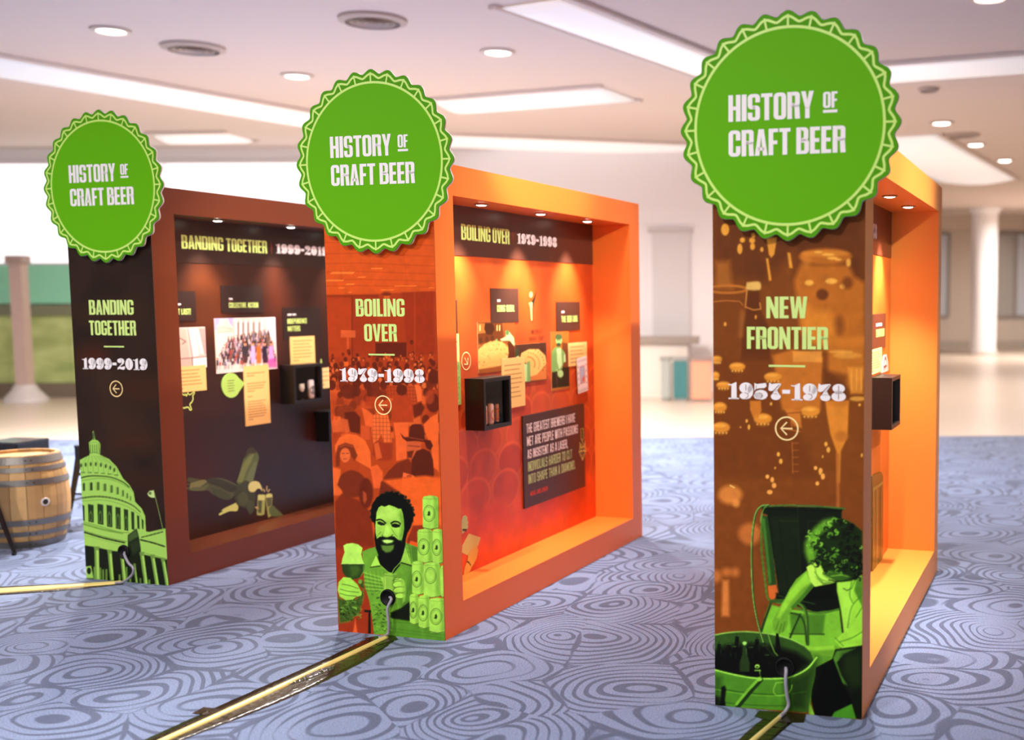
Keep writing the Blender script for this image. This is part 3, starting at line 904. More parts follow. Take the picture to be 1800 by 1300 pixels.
# ---- right display: bottles in amber, man bottling beer in green
cv3 = Canvas(0, 0, BW, BH, .0030, (118, 60, 20), lambda x, y: front(2, x, y))
c = cv3
c.setcrop(1230, 380, 2.825)
D = (92, 44, 16); M1 = (176, 96, 34); M2 = (208, 124, 44); H = (236, 168, 84)
c.poly([(60, -400), (830, -400), (830, 330), (480, 320), (470, 180), (330, 330), (60, 300)], D, .85, .03)
c.poly([(60, 330), (230, 330), (215, 560), (190, 700), (60, 700)], (112, 56, 20), .8, .02)
c.poly([(500, 240), (740, 240), (770, 300), (820, 330), (822, 640), (620, 640), (500, 560), (480, 400), (470, 320)], M1, .95, .012)
c.poly([(510, 420), (560, 470), (640, 470), (680, 560), (640, 660), (540, 640), (510, 560)], M2, .8, .02)
c.ell(625, 200, 132, 40, M1, .95, .008); c.ell(625, 185, 120, 18, (198, 118, 46), .8, .006)
for x, y, a, b in ((590, 178, 20, 6), (640, 190, 30, 7), (660, 208, 26, 7), (545, 330, 22, 14), (655, 322, 30, 14), (710, 348, 14, 12), (690, 215, 16, 6), (740, 230, 12, 20)):
    c.ell(x, y, a, b, H, .85, .004)
c.ell(610, 388, 30, 28, D, .9, .006); c.ell(735, 330, 26, 30, D, .7, .01); c.ell(695, 540, 22, 50, D, .5, .015)
c.ell(530, 215, 24, 40, (200, 118, 50), .6, .01)
c.poly([(80, 225), (150, 220), (165, 360), (80, 360)], (160, 92, 38), .8, .015)
c.ring(140, 362, 95, 18, 12, (176, 100, 42), .9); c.line([(60, 425), (130, 418), (200, 422), (215, 440)], 5, (188, 112, 54), .8)
c.poly([(235, 328), (298, 325), (300, 366), (236, 364)], (214, 166, 104), .95, .004, True)
c.poly([(240, 368), (296, 368), (306, 470), (350, 560), (350, 720), (205, 720), (215, 560), (232, 470)], (84, 38, 12), .8, .006)
c.line([(236, 370), (228, 450), (270, 465), (305, 460), (300, 430)], 6, (206, 128, 66), .9)
c.line([(214, 480), (206, 590)], 22, (160, 96, 52), .55, .01)
for P in ([(333, 105), (385, 105), (372, 190), (357, 206), (345, 190)], [(330, 208), (342, 210), (358, 318), (346, 320)], [(436, 180), (452, 182), (463, 258), (447, 256)]):
    c.poly(P, (216, 140, 58), .95, .003)
for x, y, a, b in ((214, 118, 13, 13), (201, 162, 13, 26), (262, 120, 15, 14), (264, 150, 12, 18), (128, 66, 20, 30), (268, 95, 10, 12), (310, 165, 8, 12), (128, 535, 7, 10), (280, 500, 5, 10)):
    c.ell(x, y, a, b, (222, 148, 62), .95, .003)
c.poly([(360, 690), (460, 662), (612, 700), (600, 960), (500, 965), (410, 960)], (186, 104, 40), .9, .006)
c.poly([(462, 668), (608, 668), (608, 724), (466, 722)], (214, 136, 66), .9, .004)
c.poly([(640, 600), (820, 600), (820, 780), (760, 870), (640, 770)], (190, 108, 40), .8, .01)
c.ell(735, 690, 70, 16, (222, 150, 72), .6, .006); c.ell(700, 672, 60, 8, H, .5, .004)
c.poly([(735, 750), (815, 745), (812, 880), (750, 880)], (212, 130, 54), .8, .006)
for x in (755, 780, 803): c.line([(x, 760), (x, 860)], 5, H, .6)
c.ell(785, 905, 40, 12, H, .7, .004)
c.poly([(615, 760), (730, 790), (740, 900), (620, 900)], D, .7, .012)
c.poly([(60, 700), (360, 700), (400, 960), (480, 1040), (600, 1300), (60, 1300)], (104, 50, 18), .75, .02)
for x, y, a, b in ((87, 708, 26, 17), (188, 745, 40, 20), (80, 788, 20, 18), (120, 836, 36, 17), (365, 795, 44, 22), (102, 945, 34, 24), (108, 1046, 44, 26), (315, 1003, 45, 26), (550, 966, 48, 26)):
    c.ell(x, y + 8, a * .9, b * 1.2, (150, 84, 32), .9, .006); c.ell(x, y, a, b, (208, 128, 50), .95, .004); c.ell(x - a * .1, y - b * .3, a * .7, b * .35, H, .55, .004)
    for k in range(4): c.ell(x - a * .6 + k * a * .4, y + b * 1.1, 4, 5, (238, 176, 96), .8, .002)
c.poly([(250, 915), (305, 915), (308, 965), (290, 1003), (268, 1000), (252, 960)], (196, 112, 44), .9, .003)
c.poly([(625, 915), (742, 915), (735, 1095), (702, 1165), (697, 1320), (682, 1320), (680, 1165), (650, 1080), (632, 980)], (208, 124, 48), .95, .004)
c.ell(690, 925, 48, 20, (176, 98, 38), .7, .008); c.ell(705, 1090, 34, 26, (168, 92, 38), .7, .008)
c.poly([(420, 955), (500, 960), (508, 1050), (470, 1040)], (200, 116, 48), .85, .004)
c.line([(425, 978), (505, 972)], 4, (130, 50, 24), .9); c.line([(430, 1055), (500, 1068)], 4, (214, 120, 60), .8); c.line([(455, 1020), (460, 1050)], 4, (214, 120, 60), .8)
c.line([(460, 1120), (464, 1275)], 4, (188, 106, 60), .7)
for k in range(5): c.line([(462, 1125 + 35 * k), (492, 1125 + 35 * k)], 4, (180, 100, 54), .6)
for x, y, a, b in ((235, 1015, 6, 9), (246, 1045, 6, 13), (204, 1046, 4, 4), (356, 930, 6, 8), (392, 1180, 8, 11), (404, 1215, 9, 13), (376, 1248, 4, 6), (628, 1130, 8, 12), (640, 1158, 9, 14), (612, 1192, 4, 7), (576, 1248, 8, 10), (600, 1265, 8, 18), (338, 1292, 8, 9), (795, 935, 6, 7), (806, 1185, 5, 10)):
    c.ell(x, y, a, b, (232, 164, 80), .9, .002)
c.setcrop(1230, 820, 2.766)
c.poly([(60, 120), (800, 120), (800, 860), (60, 830)], (116, 58, 22), .9, .05)
for x, y, a, b in ((150, 135, 58, 46), (245, 325, 56, 52), (82, 530, 26, 30), (132, 510, 24, 20), (175, 512, 20, 22)):
    c.ell(x, y, a, b, (204, 120, 62) if y < 300 else (186, 102, 54), .9, .012)
c.ell(178, 176, 18, 20, (214, 130, 70), .9, .008); c.line([(150, 90), (170, 100)], 6, (240, 190, 120), .9)
c.poly([(112, 550), (142, 550), (146, 725), (108, 725)], (206, 118, 66), .9, .008)
for x, y, a, b in ((330, 46, 9, 9), (354, 62, 9, 13), (363, 90, 11, 13), (342, 122, 14, 11), (565, 5, 8, 8), (590, 18, 9, 12), (600, 46, 10, 15), (573, 80, 9, 10)):
    c.ell(x, y, a, b, (236, 158, 90), .95, .002)
c.line([(672, -60), (674, 192)], 16, (168, 92, 44), .8, .004)
G0 = (14, 22, 8); G1 = (38, 60, 24); G2 = (70, 116, 36); G3 = (112, 172, 52); G4 = (146, 208, 66); G5 = (178, 226, 96)
# floor and things under the chair
c.poly([(300, 800), (350, 668), (430, 690), (560, 700), (690, 690), (700, 860), (650, 930), (560, 980), (520, 1000), (500, 880)], (122, 190, 56), 1, .004)
c.poly([(440, 715), (612, 715), (600, 812), (446, 808)], (86, 146, 44), 1, .006); c.line([(440, 810), (605, 812)], 8, (58, 100, 34), .8)
c.poly([(560, 905), (650, 920), (600, 960), (555, 985)], (98, 164, 50), 1, .004)
# bin on the chair
c.poly([(298, 236), (340, 240), (374, 572), (336, 578)], (52, 96, 40), 1)
c.poly([(303, 250), (318, 250), (350, 560), (338, 574)], (86, 148, 56), .8, .004)
c.poly([(302, 190), (706, 198), (692, 214), (694, 330), (690, 690), (560, 704), (430, 660), (385, 610), (345, 330), (330, 232), (308, 226)], (30, 48, 22), 1, .002)
c.line([(302, 192), (430, 186), (560, 190), (706, 202)], 8, (88, 140, 66), .9)
c.line([(310, 205), (690, 214)], 6, (18, 28, 14), .8)
c.poly([(345, 238), (476, 238), (500, 640), (430, 640), (385, 600)], (38, 60, 28), .8, .004)
c.line([(388, 262), (480, 262)], 3, (64, 96, 44), .8); c.line([(388, 262), (412, 480), (440, 640)], 3, (20, 34, 16), .8); c.line([(528, 262), (528, 420), (530, 500)], 3, (58, 86, 42), .7); c.line([(528, 262), (600, 262)], 3, (58, 86, 42), .7)
c.line([(478, 200), (486, 400), (500, 640)], 3, (58, 88, 40), .7)
c.poly([(520, 580), (660, 560), (672, 690), (560, 700), (480, 640)], G0, .85, .01)
c.poly([(333, 578), (372, 572), (384, 620), (352, 650), (338, 630)], (196, 92, 44), 1)
c.line([(305, 236), (300, 380), (320, 560), (330, 630), (352, 652), (430, 668), (520, 700), (600, 708), (690, 686)], 9, (84, 140, 50), 1, smooth=True)
c.poly([(372, 608), (480, 640), (560, 650), (660, 640), (680, 684), (560, 692), (420, 660), (370, 640)], (22, 38, 16), .9, .003)
c.line([(385, 625), (560, 665)], 5, (70, 110, 50), .8)
# chair legs
c.line([(348, 655), (322, 730), (300, 800)], 12, (52, 90, 36), 1); c.line([(342, 660), (316, 730)], 3, G3, .8)
c.line([(352, 652), (430, 650), (498, 672), (522, 730), (526, 860)], 17, (66, 112, 42), 1, smooth=True); c.line([(420, 645), (490, 668), (516, 725), (520, 850)], 4, G4, .7, smooth=True)
c.line([(440, 708), (490, 722), (512, 770), (520, 850)], 9, (54, 92, 34), 1, smooth=True); c.line([(490, 715), (452, 800), (440, 830)], 9, (48, 84, 34), 1)
c.line([(684, 690), (696, 800)], 9, (30, 52, 20), 1)
# arm reaching down
c.poly([(524, 500), (548, 560), (556, 580), (505, 640), (455, 690), (432, 720), (430, 765), (412, 800), (385, 812), (362, 800), (354, 750), (368, 725), (390, 680), (412, 648), (440, 590), (470, 545)], G3, 1, smooth=False)
c.poly([(520, 510), (440, 600), (400, 672), (375, 730), (392, 735), (440, 660), (500, 590), (545, 560)], G4, .85, .006)
c.poly([(548, 562), (556, 580), (505, 640), (452, 694), (445, 680), (500, 620)], (62, 120, 36), .7, .004)
folds(c, [[(385, 750), (372, 790)], [(400, 760), (388, 805)], [(415, 755), (405, 798)]], 4, (66, 116, 34), .7)
# sleeve
c.poly([(520, 486), (552, 466), (590, 462), (612, 520), (670, 556), (640, 566), (600, 574), (560, 582), (540, 556)], G5, 1)
folds(c, [[(562, 490), (572, 530), (600, 560)], [(560, 510), (590, 545), (640, 560)]], 5, (96, 160, 46), .8)
c.poly([(560, 530), (600, 562), (668, 556), (602, 574)], G2, .6, .003)
# shirt
c.poly([(668, 558), (740, 552), (770, 520), (792, 530), (792, 880), (700, 886), (656, 842), (704, 800), (690, 700), (668, 600)], G4, 1)
c.poly([(670, 560), (728, 560), (745, 600), (740, 700), (722, 800), (700, 800), (690, 700)], (160, 218, 82), .9, .004)
folds(c, [[(740, 560), (730, 620), (745, 660)], [(792, 620), (740, 680), (720, 780)], [(792, 680), (760, 730)], [(760, 540), (740, 590)], [(680, 850), (740, 830), (792, 800)], [(660, 830), (700, 870)]], 6, (86, 150, 44), .7)
c.poly([(765, 540), (792, 530), (792, 680), (772, 640), (752, 600)], (76, 136, 40), .8, .004)
c.line([(735, 590), (718, 600), (700, 590)], 5, (60, 110, 36), .8)
# lower arm and hand
c.poly([(792, 868), (700, 884), (655, 862), (560, 868), (500, 872), (470, 866), (430, 866), (392, 872), (362, 890), (366, 900), (400, 896), (428, 900), (436, 925), (460, 940), (520, 938), (560, 915), (660, 915), (700, 905)], G3, 1)
c.poly([(655, 864), (560, 870), (430, 868), (380, 880), (430, 886), (560, 892), (655, 886)], G4, .8, .004)
folds(c, [[(400, 884), (440, 890)], [(420, 900), (470, 910)], [(440, 925), (480, 925)]], 3, (64, 112, 34), .7)
# legs in shadow
c.poly([(660, 885), (792, 866), (792, 1226), (758, 1222), (735, 1130), (690, 1050), (655, 985), (645, 930)], (22, 36, 14), 1)
c.poly([(665, 892), (760, 880), (700, 910), (668, 950), (690, 1010), (720, 1060), (690, 1050), (655, 985), (646, 930)], (96, 160, 56), .9, .005)
c.poly([(700, 910), (792, 890), (792, 1060), (740, 1080), (690, 990)], (46, 78, 30), .8, .02)
c.poly([(545, 985), (650, 930), (700, 1060), (745, 1140), (735, 1170), (640, 1212), (560, 1210), (540, 1120), (530, 1050)], (10, 14, 8), 1, .003)
c.poly([(655, 1190), (740, 1150), (762, 1224), (640, 1216)], (76, 156, 40), 1, .003)
c.poly([(528, 1105), (545, 1090), (540, 1150), (560, 1206), (532, 1200)], (146, 208, 70), 1)
# tub
c.poly([(72, 815), (150, 803), (240, 801), (350, 812), (440, 835), (500, 862), (540, 900), (560, 950), (450, 1020), (350, 1028), (250, 1025), (150, 1006), (72, 984)], (62, 108, 42), 1, smooth=False)
c.poly([(72, 900), (130, 868), (250, 858), (360, 870), (470, 900), (540, 950), (450, 1020), (350, 1028), (250, 1025), (150, 1006), (72, 984)], (16, 20, 12), .95, .015)
c.line([(72, 816), (150, 803), (240, 800), (350, 812), (440, 835), (505, 866)], 6, (150, 206, 100), .9, smooth=True)
for x, y in ((96, 868), (143, 872), (183, 832), (168, 884), (250, 888), (280, 845), (320, 880), (328, 925), (220, 864)):
    lt = (150, 210, 110) if x == 220 else (96, 150, 76)
    c.poly([(x - 9, y), (x + 9, y), (x + 12, y + 45), (x + 24, y + 85), (x + 24, y + 130), (x - 24, y + 130), (x - 24, y + 85), (x - 12, y + 45)], (16, 20, 12) if x != 220 else (58, 92, 40), .9, .003)
    c.ell(x, y - 8, 10, 9, (20, 28, 14) if lt[0] < 100 else lt, 1, .002); c.line([(x - 9, y - 12), (x + 9, y - 12)], 4, lt, .8)
    c.line([(x + 8, y + 20), (x + 10, y + 45)], 2, lt, .6)
c.poly([(244, 1000), (316, 940), (400, 1000), (380, 1026), (260, 1024)], (16, 20, 12), .9, .01)
c.ell(281, 968, 12, 10, (158, 218, 100), 1, .002); c.ell(281, 970, 6, 4, (40, 70, 26), 1, .001); c.line([(270, 988), (296, 988)], 6, (128, 188, 80), 1); c.line([(292, 985), (297, 1020)], 3, (150, 206, 100), .9)
c.poly([(372, 808), (384, 808), (392, 860), (398, 905), (400, 940), (372, 940), (374, 900), (370, 860)], (18, 24, 12), 1, .002)
c.line([(330, 800), (345, 850), (365, 900), (380, 915)], 5, (128, 188, 80), .9)
c.poly([(72, 984), (150, 1005), (250, 1024), (350, 1028), (450, 1020), (520, 985), (568, 930), (564, 1010), (548, 1080), (526, 1190), (300, 1176), (72, 1158)], (84, 152, 44), 1)
c.poly([(420, 1025), (520, 985), (568, 930), (564, 1010), (548, 1080), (526, 1190), (430, 1186)], (34, 62, 24), .75, .03)
c.poly([(72, 1010), (110, 1020), (100, 1158), (72, 1158)], (52, 96, 30), .7, .015)
c.line([(72, 984), (150, 1004), (250, 1023), (350, 1028), (440, 1020), (520, 982), (570, 925)], 8, (150, 216, 88), 1, smooth=True)
c.line([(72, 1070), (180, 1090), (300, 1102), (420, 1104), (520, 1090)], 6, (58, 112, 32), .8, smooth=True); c.line([(72, 1078), (180, 1098), (300, 1110), (420, 1112)], 4, (124, 192, 66), .6, smooth=True)
c.line([(72, 1135), (180, 1150), (300, 1158), (420, 1160)], 5, (58, 112, 32), .7, smooth=True)
c.line([(372, 1050), (360, 1085), (375, 1108), (425, 1102), (445, 1080), (450, 1060)], 5, (132, 196, 76), .9, smooth=True); c.line([(372, 1048), (405, 1045)], 7, (120, 184, 66), .9)
c.line([(298, 1032), (250, 1085), (188, 1160)], 24, (42, 78, 26), 1); c.line([(288, 1030), (240, 1080), (180, 1152)], 13, (118, 188, 60), 1); c.ell(291, 1030, 14, 10, (140, 206, 80), 1)
c.poly([(108, 1068), (124, 1062), (130, 1080), (124, 1130), (128, 1162), (96, 1160), (104, 1120)], G0, .95, .004); c.poly([(72, 1110), (100, 1120), (100, 1160), (72, 1158)], G0, .8, .01)
# syphon hose
c.line([(335, 186), (300, 192), (276, 222), (262, 290), (255, 400), (257, 530), (266, 660), (288, 770), (312, 850), (345, 900), (368, 918)], 10, (40, 70, 28), .9, smooth=True)
c.line([(335, 184), (300, 190), (274, 222), (260, 290), (252, 400), (254, 530), (264, 660), (286, 770), (310, 850)], 5, (140, 196, 100), .95, smooth=True)
c.line([(325, 190), (312, 205), (300, 240), (298, 270)], 5, (120, 176, 80), .9, smooth=True)
# curly head
c.poly([(512, 410), (512, 370), (532, 330), (562, 292), (604, 256), (650, 246), (700, 252), (748, 274), (792, 312), (792, 520), (765, 535), (740, 552), (690, 556), (645, 540), (612, 520), (590, 478), (560, 462), (532, 468), (520, 440)], (38, 70, 22), 1, .004)
c.poly([(512, 410), (512, 370), (532, 330), (562, 292), (604, 256), (650, 246), (640, 290), (580, 330), (560, 380), (570, 450), (532, 468), (520, 440)], (126, 196, 60), .8, .012)
for k in range(230):
    x, y = NR.uniform(515, 790), NR.uniform(250, 545)
    d = ((x - 655) / 150) ** 2 + ((y - 390) / 148) ** 2
    if d > .86 and (x < 735 or y < 330): continue
    if y < 300 and x > 745: continue
    br = max(0, 1 - (x - 515) / 190 + (300 - y) / 230) + .25 * (NR.random() < .35)
    col = (26, 44, 14) if NR.random() > .3 + .5 * br else NR.choice([(118, 190, 58), (92, 160, 48), (146, 210, 80)])
    if x > 715 and NR.random() < .75: col = (22, 26, 14)
    r = NR.uniform(6, 13)
    t0 = NR.uniform(0, 6.28)
    c.line([(x + r * math.cos(t0 + t), y + r * .8 * math.sin(t0 + t)) for t in (0, .8, 1.6, 2.4, 3.2)], NR.uniform(4, 9), col, .85)
c.poly([(600, 520), (640, 500), (700, 520), (740, 535), (700, 556), (650, 552), (618, 536)], (74, 132, 40), .8, .006)
c.line([(640, 530), (690, 524), (725, 532)], 5, (140, 206, 76), .7)
c.line([(628, 548), (670, 558), (720, 552)], 5, (24, 36, 14), .9)
cv3.noise(.02, .03, 5)
cv3.C *= np.array([1.10, 1.12, .92])
gm_ = (cv3.C[..., 1] > cv3.C[..., 0] * 1.05)
cv3.C[gm_] *= (np.clip(cv3.C[gm_].max(axis=1, keepdims=True), 1, 235) / 235) ** .55

# ---- middle display: crowd in red-orange, bearded man with cans in green
cv2 = Canvas(0, 0, BW, BH, .0032, (196, 74, 22), lambda x, y: front(1, x, y))
c = cv2
c.setcrop(560, 440, 4.0625)
c.poly([(0, -600), (1000, -600), (1000, 260), (600, 280), (300, 300), (0, 320)], (204, 76, 22), 1, .01)
for k, y in enumerate((-250, -150, -60, 20, 90, 150, 205, 250)):
    c.line([(0, y + 6), (300, y), (860, y + 34 - k * 3)], 5, (166, 54, 14), .6, .003)
for x in (180, 420, 640): c.line([(x - 60, -250), (x, 280)], 3, (178, 60, 16), .4, .003)
for x0, x1, y, h in ((85, 250, 160, 16), (50, 178, 214, 12), (375, 455, 129, 9), (280, 335, 191, 8), (195, 255, 241, 10), (145, 185, 268, 6), (450, 540, 282, 6), (545, 700, 254, 6), (790, 830, 266, 6), (215, 240, 299, 5)):
    c.poly([(x0 + h, y - h / 2), (x1 + h, y - h / 2), (x1, y + h / 2), (x0, y + h / 2)], (240, 120, 50), .85, .002)
c.poly([(0, 318), (430, 310), (640, 300), (860, 290), (860, 900), (0, 900)], (158, 50, 14), 1, .004)
c.poly([(60, 340), (238, 340), (238, 760), (60, 760)], (172, 56, 16), .9, .003)
c.poly([(238, 320), (430, 315), (415, 740), (238, 760)], (150, 46, 13), .9, .003)
c.line([(245, 340), (245, 770)], 12, (112, 36, 10), .6); c.line([(60, 325), (430, 325)], 8, (118, 36, 10), .6)
c.poly([(600, 300), (820, 292), (835, 740), (640, 760)], (146, 42, 11), .9, .004)
c.line([(690, 300), (692, 740)], 10, (186, 66, 26), .5, .003)
c.poly([(410, 660), (632, 656), (632, 760), (412, 764)], (92, 26, 8), .95, .003)
c.poly([(163, 568), (268, 570), (268, 622), (163, 620)], (204, 82, 40), 1, .002); c.poly([(206, 622), (220, 622), (222, 705), (206, 705)], (196, 76, 36), 1, .002)
c.ell(668, 655, 12, 18, (96, 28, 8), .9); c.ell(492, 332, 22, 14, (214, 96, 40), .8, .004); c.ell(488, 310, 34, 14, (110, 34, 10), .8, .005)
c.ell(220, 720, 14, 18, (110, 32, 10), .9)
c.setcrop(575, 600, 4.8146)
DK = (92, 28, 8); SK = (206, 84, 40); LT = (224, 92, 38); MD = (164, 52, 18)
for r in range(7):
    for k in range(15):
        x = k * 68 + NR.uniform(-25, 25); y = 110 + r * 42 + NR.uniform(-12, 12); s_ = 15 + r * 4.5
        c.poly([(x - s_ * 1.5, y + s_ * 3), (x - s_ * 1.2, y + s_ * 1.1), (x, y + s_ * .7), (x + s_ * 1.2, y + s_ * 1.1), (x + s_ * 1.5, y + s_ * 3)], NR.choice([LT, MD, (190, 70, 28), (140, 44, 16), (206, 80, 32)]), .9, .004)
        c.ell(x, y, s_ * .82, s_ * 1.05, NR.choice([DK, DK, (112, 36, 12)]), .95, .003)
        if NR.random() < .5: c.ell(x + NR.uniform(-.4, .4) * s_, y + s_ * .3, s_ * .5, s_ * .62, NR.choice([SK, (226, 104, 56)]), .9, .003)
c.poly([(20, 420), (960, 420), (960, 1400), (20, 1400)], (150, 48, 16), .6, .02)
for k in range(46):
    x, y = NR.uniform(20, 950), NR.uniform(400, 760); s_ = NR.uniform(24, 42)
    c.poly([(x - s_ * 1.2, y + s_ * 3), (x - s_, y + s_), (x + s_, y + s_), (x + s_ * 1.2, y + s_ * 3)], NR.choice([LT, MD, (186, 66, 26), (128, 42, 16)]), .75, .005)
    if NR.random() < .6: c.ell(x, y, s_ * .8, s_ * 1.05, NR.choice([DK, (118, 38, 12)]), .9, .004)
def plaid(P, col, dk, dx=26, dy=30):
    c.poly(P, col, 1, .003)
    xs = [p[0] for p in P]; ys = [p[1] for p in P]
    x = min(xs) + 8
    while x < max(xs) - 4:
        c.line([(x, min(ys) + 10), (x + 4, max(ys) - 14)], 6, dk, .5); x += dx
    y = min(ys) + 14
    while y < max(ys) - 8:
        c.line([(min(xs) + 6, y), (max(xs) - 8, y + 3)], 6, dk, .45); y += dy
plaid([(510, 370), (600, 370), (600, 480), (510, 480)], (172, 58, 22), (110, 34, 12))
plaid([(670, 370), (750, 370), (770, 540), (700, 520)], (178, 62, 26), (110, 34, 12))
c.poly([(745, 360), (800, 380), (810, 500), (770, 510)], (228, 96, 48), 1, .003)
c.poly([(570, 460), (650, 440), (718, 480), (735, 680), (560, 690), (555, 520)], (168, 54, 20), 1, .004)
c.poly([(566, 684), (690, 682), (694, 800), (676, 990), (590, 1010), (585, 820)], (222, 88, 40), 1, .003)
c.ell(636, 408, 46, 48, DK, 1, .004); c.ell(190, 420, 74, 66, DK, .9, .006); c.ell(420, 430, 50, 40, (110, 34, 12), .9, .006); c.ell(905, 300, 46, 60, DK, .95, .005)
plaid([(395, 620), (440, 600), (520, 615), (540, 700), (552, 850), (485, 852), (465, 780), (440, 830), (395, 860), (380, 740)], (222, 96, 46), (140, 46, 18), 30, 34)
c.poly([(300, 560), (350, 580), (395, 620), (390, 720), (330, 720)], (226, 90, 40), .95, .004)
c.poly([(290, 710), (365, 710), (370, 830), (290, 830)], (196, 72, 32), .9, .004)
c.poly([(395, 860), (440, 840), (480, 860), (560, 860), (555, 1000), (470, 1010), (430, 1000), (390, 960)], (150, 46, 18), .95, .004)
c.poly([(400, 860), (440, 850), (470, 980), (420, 1000)], (208, 84, 38), .9, .004)
c.poly([(820, 700), (880, 640), (945, 600), (950, 1100), (905, 1060), (885, 900), (860, 830), (830, 760)], (224, 90, 38), 1, .004)
c.ell(905, 520, 60, 80, DK, .95, .005); c.ell(872, 470, 40, 60, (160, 56, 28), .8, .006)
c.poly([(735, 690), (760, 640), (790, 610), (800, 700)], SK, .9, .003); c.poly([(730, 540), (800, 510), (830, 560), (800, 620), (740, 650)], DK, .9, .005)
c.poly([(40, 680), (110, 670), (150, 760), (50, 770)], SK, .9, .004); c.ell(160, 590, 76, 56, (134, 46, 18), 1, .004)
c.poly([(150, 600), (240, 590), (285, 640), (285, 780), (190, 760), (160, 680)], DK, 1, .004); c.poly([(110, 640), (180, 660), (200, 760), (170, 780), (120, 720)], (206, 84, 42), .9, .006)
c.poly([(70, 880), (110, 810), (190, 780), (260, 790), (330, 840), (372, 930), (378, 1080), (240, 1000), (230, 900), (120, 890), (80, 970)], LT, 1, .003)
c.poly([(80, 1060), (78, 950), (100, 880), (160, 855), (225, 875), (262, 960), (240, 1010), (160, 900), (112, 960), (112, 1050)], (120, 42, 16), 1, .005); c.ell(158, 960, 44, 62, (214, 94, 50), 1, .004); c.line([(132, 945), (150, 945)], 7, (120, 44, 20), .8); c.line([(168, 945), (186, 945)], 7, (120, 44, 20), .8); c.line([(146, 992), (172, 992)], 6, (140, 50, 26), .8); c.line([(115, 890), (160, 872), (220, 890)], 10, (170, 70, 40), .7)
c.poly([(50, 1060), (120, 1080), (120, 1240), (160, 1300), (50, 1300)], (226, 96, 42), .9, .006)
c.poly([(370, 1060), (430, 1040), (475, 1100), (480, 1240), (400, 1240)], (220, 86, 40), 1, .004)
# hat man
c.poly([(460, 1190), (520, 1100), (590, 1030), (690, 990), (760, 1080), (745, 1320), (440, 1320)], (112, 36, 13), 1, .004)
c.poly([(676, 840), (800, 848), (800, 930), (760, 1000), (700, 990), (676, 930)], (196, 82, 46), 1, .003); c.poly([(680, 930), (740, 920), (720, 985), (690, 980)], DK, .9, .004); c.line([(690, 880), (790, 888)], 9, (120, 42, 18), .7)
c.poly([(625, 775), (660, 808), (695, 806), (706, 720), (725, 700), (762, 696), (800, 700), (822, 740), (832, 826), (880, 836), (900, 880), (880, 920), (845, 900), (830, 850), (760, 838), (680, 844), (645, 816)], (84, 26, 10), 1, .003)
c.line([(690, 808), (820, 832)], 12, (150, 62, 34), .6)
c.poly([(648, 1105), (772, 1142), (735, 1300), (628, 1290)], (222, 94, 50), 1, .002)
for k in range(4): c.line([(655 - k * 4, 1150 + k * 34), (750 - k * 8, 1178 + k * 34)], 9, (130, 40, 16), .8)
c.ell(700, 1140, 24, 14, (130, 40, 16), .7)
c.poly([(720, 1000), (760, 925), (820, 905), (875, 930), (900, 1000), (910, 1120), (890, 1200), (840, 1210), (780, 1190), (720, 1110)], (84, 26, 10), 1, .004)
c.poly([(730, 1300), (800, 1210), (880, 1195), (960, 1170), (965, 1340), (740, 1340)], LT, 1, .003)
c.setcrop(590, 860, 4.8148)
c.poly([(400, -80), (760, -120), (900, -100), (900, 300), (660, 300), (600, 60)], (226, 88, 30), .95, .008)
c.poly([(660, 305), (760, 300), (760, 600), (620, 600), (610, 420)], (132, 42, 16), 1, .004)
c.poly([(640, 430), (700, 450), (700, 490), (620, 462)], (222, 80, 30), 1, .002)
c.poly([(0, 100), (60, 30), (200, 90), (300, 190), (340, 500), (250, 520), (0, 700)], (120, 38, 14), 1, .006)
c.poly([(20, -40), (50, -120), (130, -165), (210, -140), (262, -80), (270, 0), (220, 20), (200, 60), (80, 60), (60, 10)], (112, 38, 14), 1, .005, True); c.ell(262, 30, 60, 130, (92, 28, 10), .9, .006); c.poly([(236, 10), (262, 30), (270, 80), (250, 120), (236, 90)], (176, 72, 38), .8, .004)
c.poly([(0, 500), (320, 480), (360, 1240), (20, 1220)], (150, 46, 18), 1, .012)
c.poly([(150, 1215), (172, 1090), (190, 1215)], (228, 92, 46), .9, .004)
c.poly([(246, 1016), (328, 1018), (330, 1036), (300, 1038), (304, 1215), (280, 1215), (282, 1038), (248, 1034)], (20, 20, 10), 1, .002)
# table
c.poly([(430, 1075), (640, 1060), (935, 1190), (940, 1290), (420, 1240)], (98, 160, 50), 1)
folds(c, [[(470, 1120), (640, 1126)], [(470, 1170), (930, 1230)], [(500, 1200), (900, 1252)]], 4, (78, 134, 42), .7)
# jacket, shirt
c.poly([(228, 524), (280, 500), (342, 484), (400, 520), (600, 450), (660, 470), (704, 490), (720, 640), (690, 800), (640, 1000), (560, 1060), (500, 1090), (440, 1225), (330, 1222), (312, 1070), (290, 940), (248, 800), (238, 640)], (112, 172, 54), 1)
c.poly([(610, 462), (704, 492), (715, 640), (650, 600)], (88, 142, 44), .9, .004)
c.poly([(640, 620), (700, 600), (690, 800), (640, 1000), (560, 1060), (560, 900), (620, 760)], (88, 142, 46), .7, .02)
for k in range(5):
    c.line([(244 + k * 3, 700 + k * 34), (400, 742 + k * 26)], 6, (164, 216, 88), .6); c.line([(262 + k * 34, 690), (290 + k * 30, 850)], 5, (160, 212, 84), .5)
    c.line([(246 + k * 3, 716 + k * 34), (400, 758 + k * 26)], 5, (66, 108, 36), .5)
    c.line([(575, 480 + k * 34), (640, 500 + k * 34)], 5, (70, 114, 38), .5); c.line([(582 + k * 14, 470), (600 + k * 14, 630)], 4, (156, 208, 80), .5)
c.poly([(560, 1000), (640, 940), (645, 1110), (470, 1085), (470, 1040)], (24, 40, 16), .95, .005)
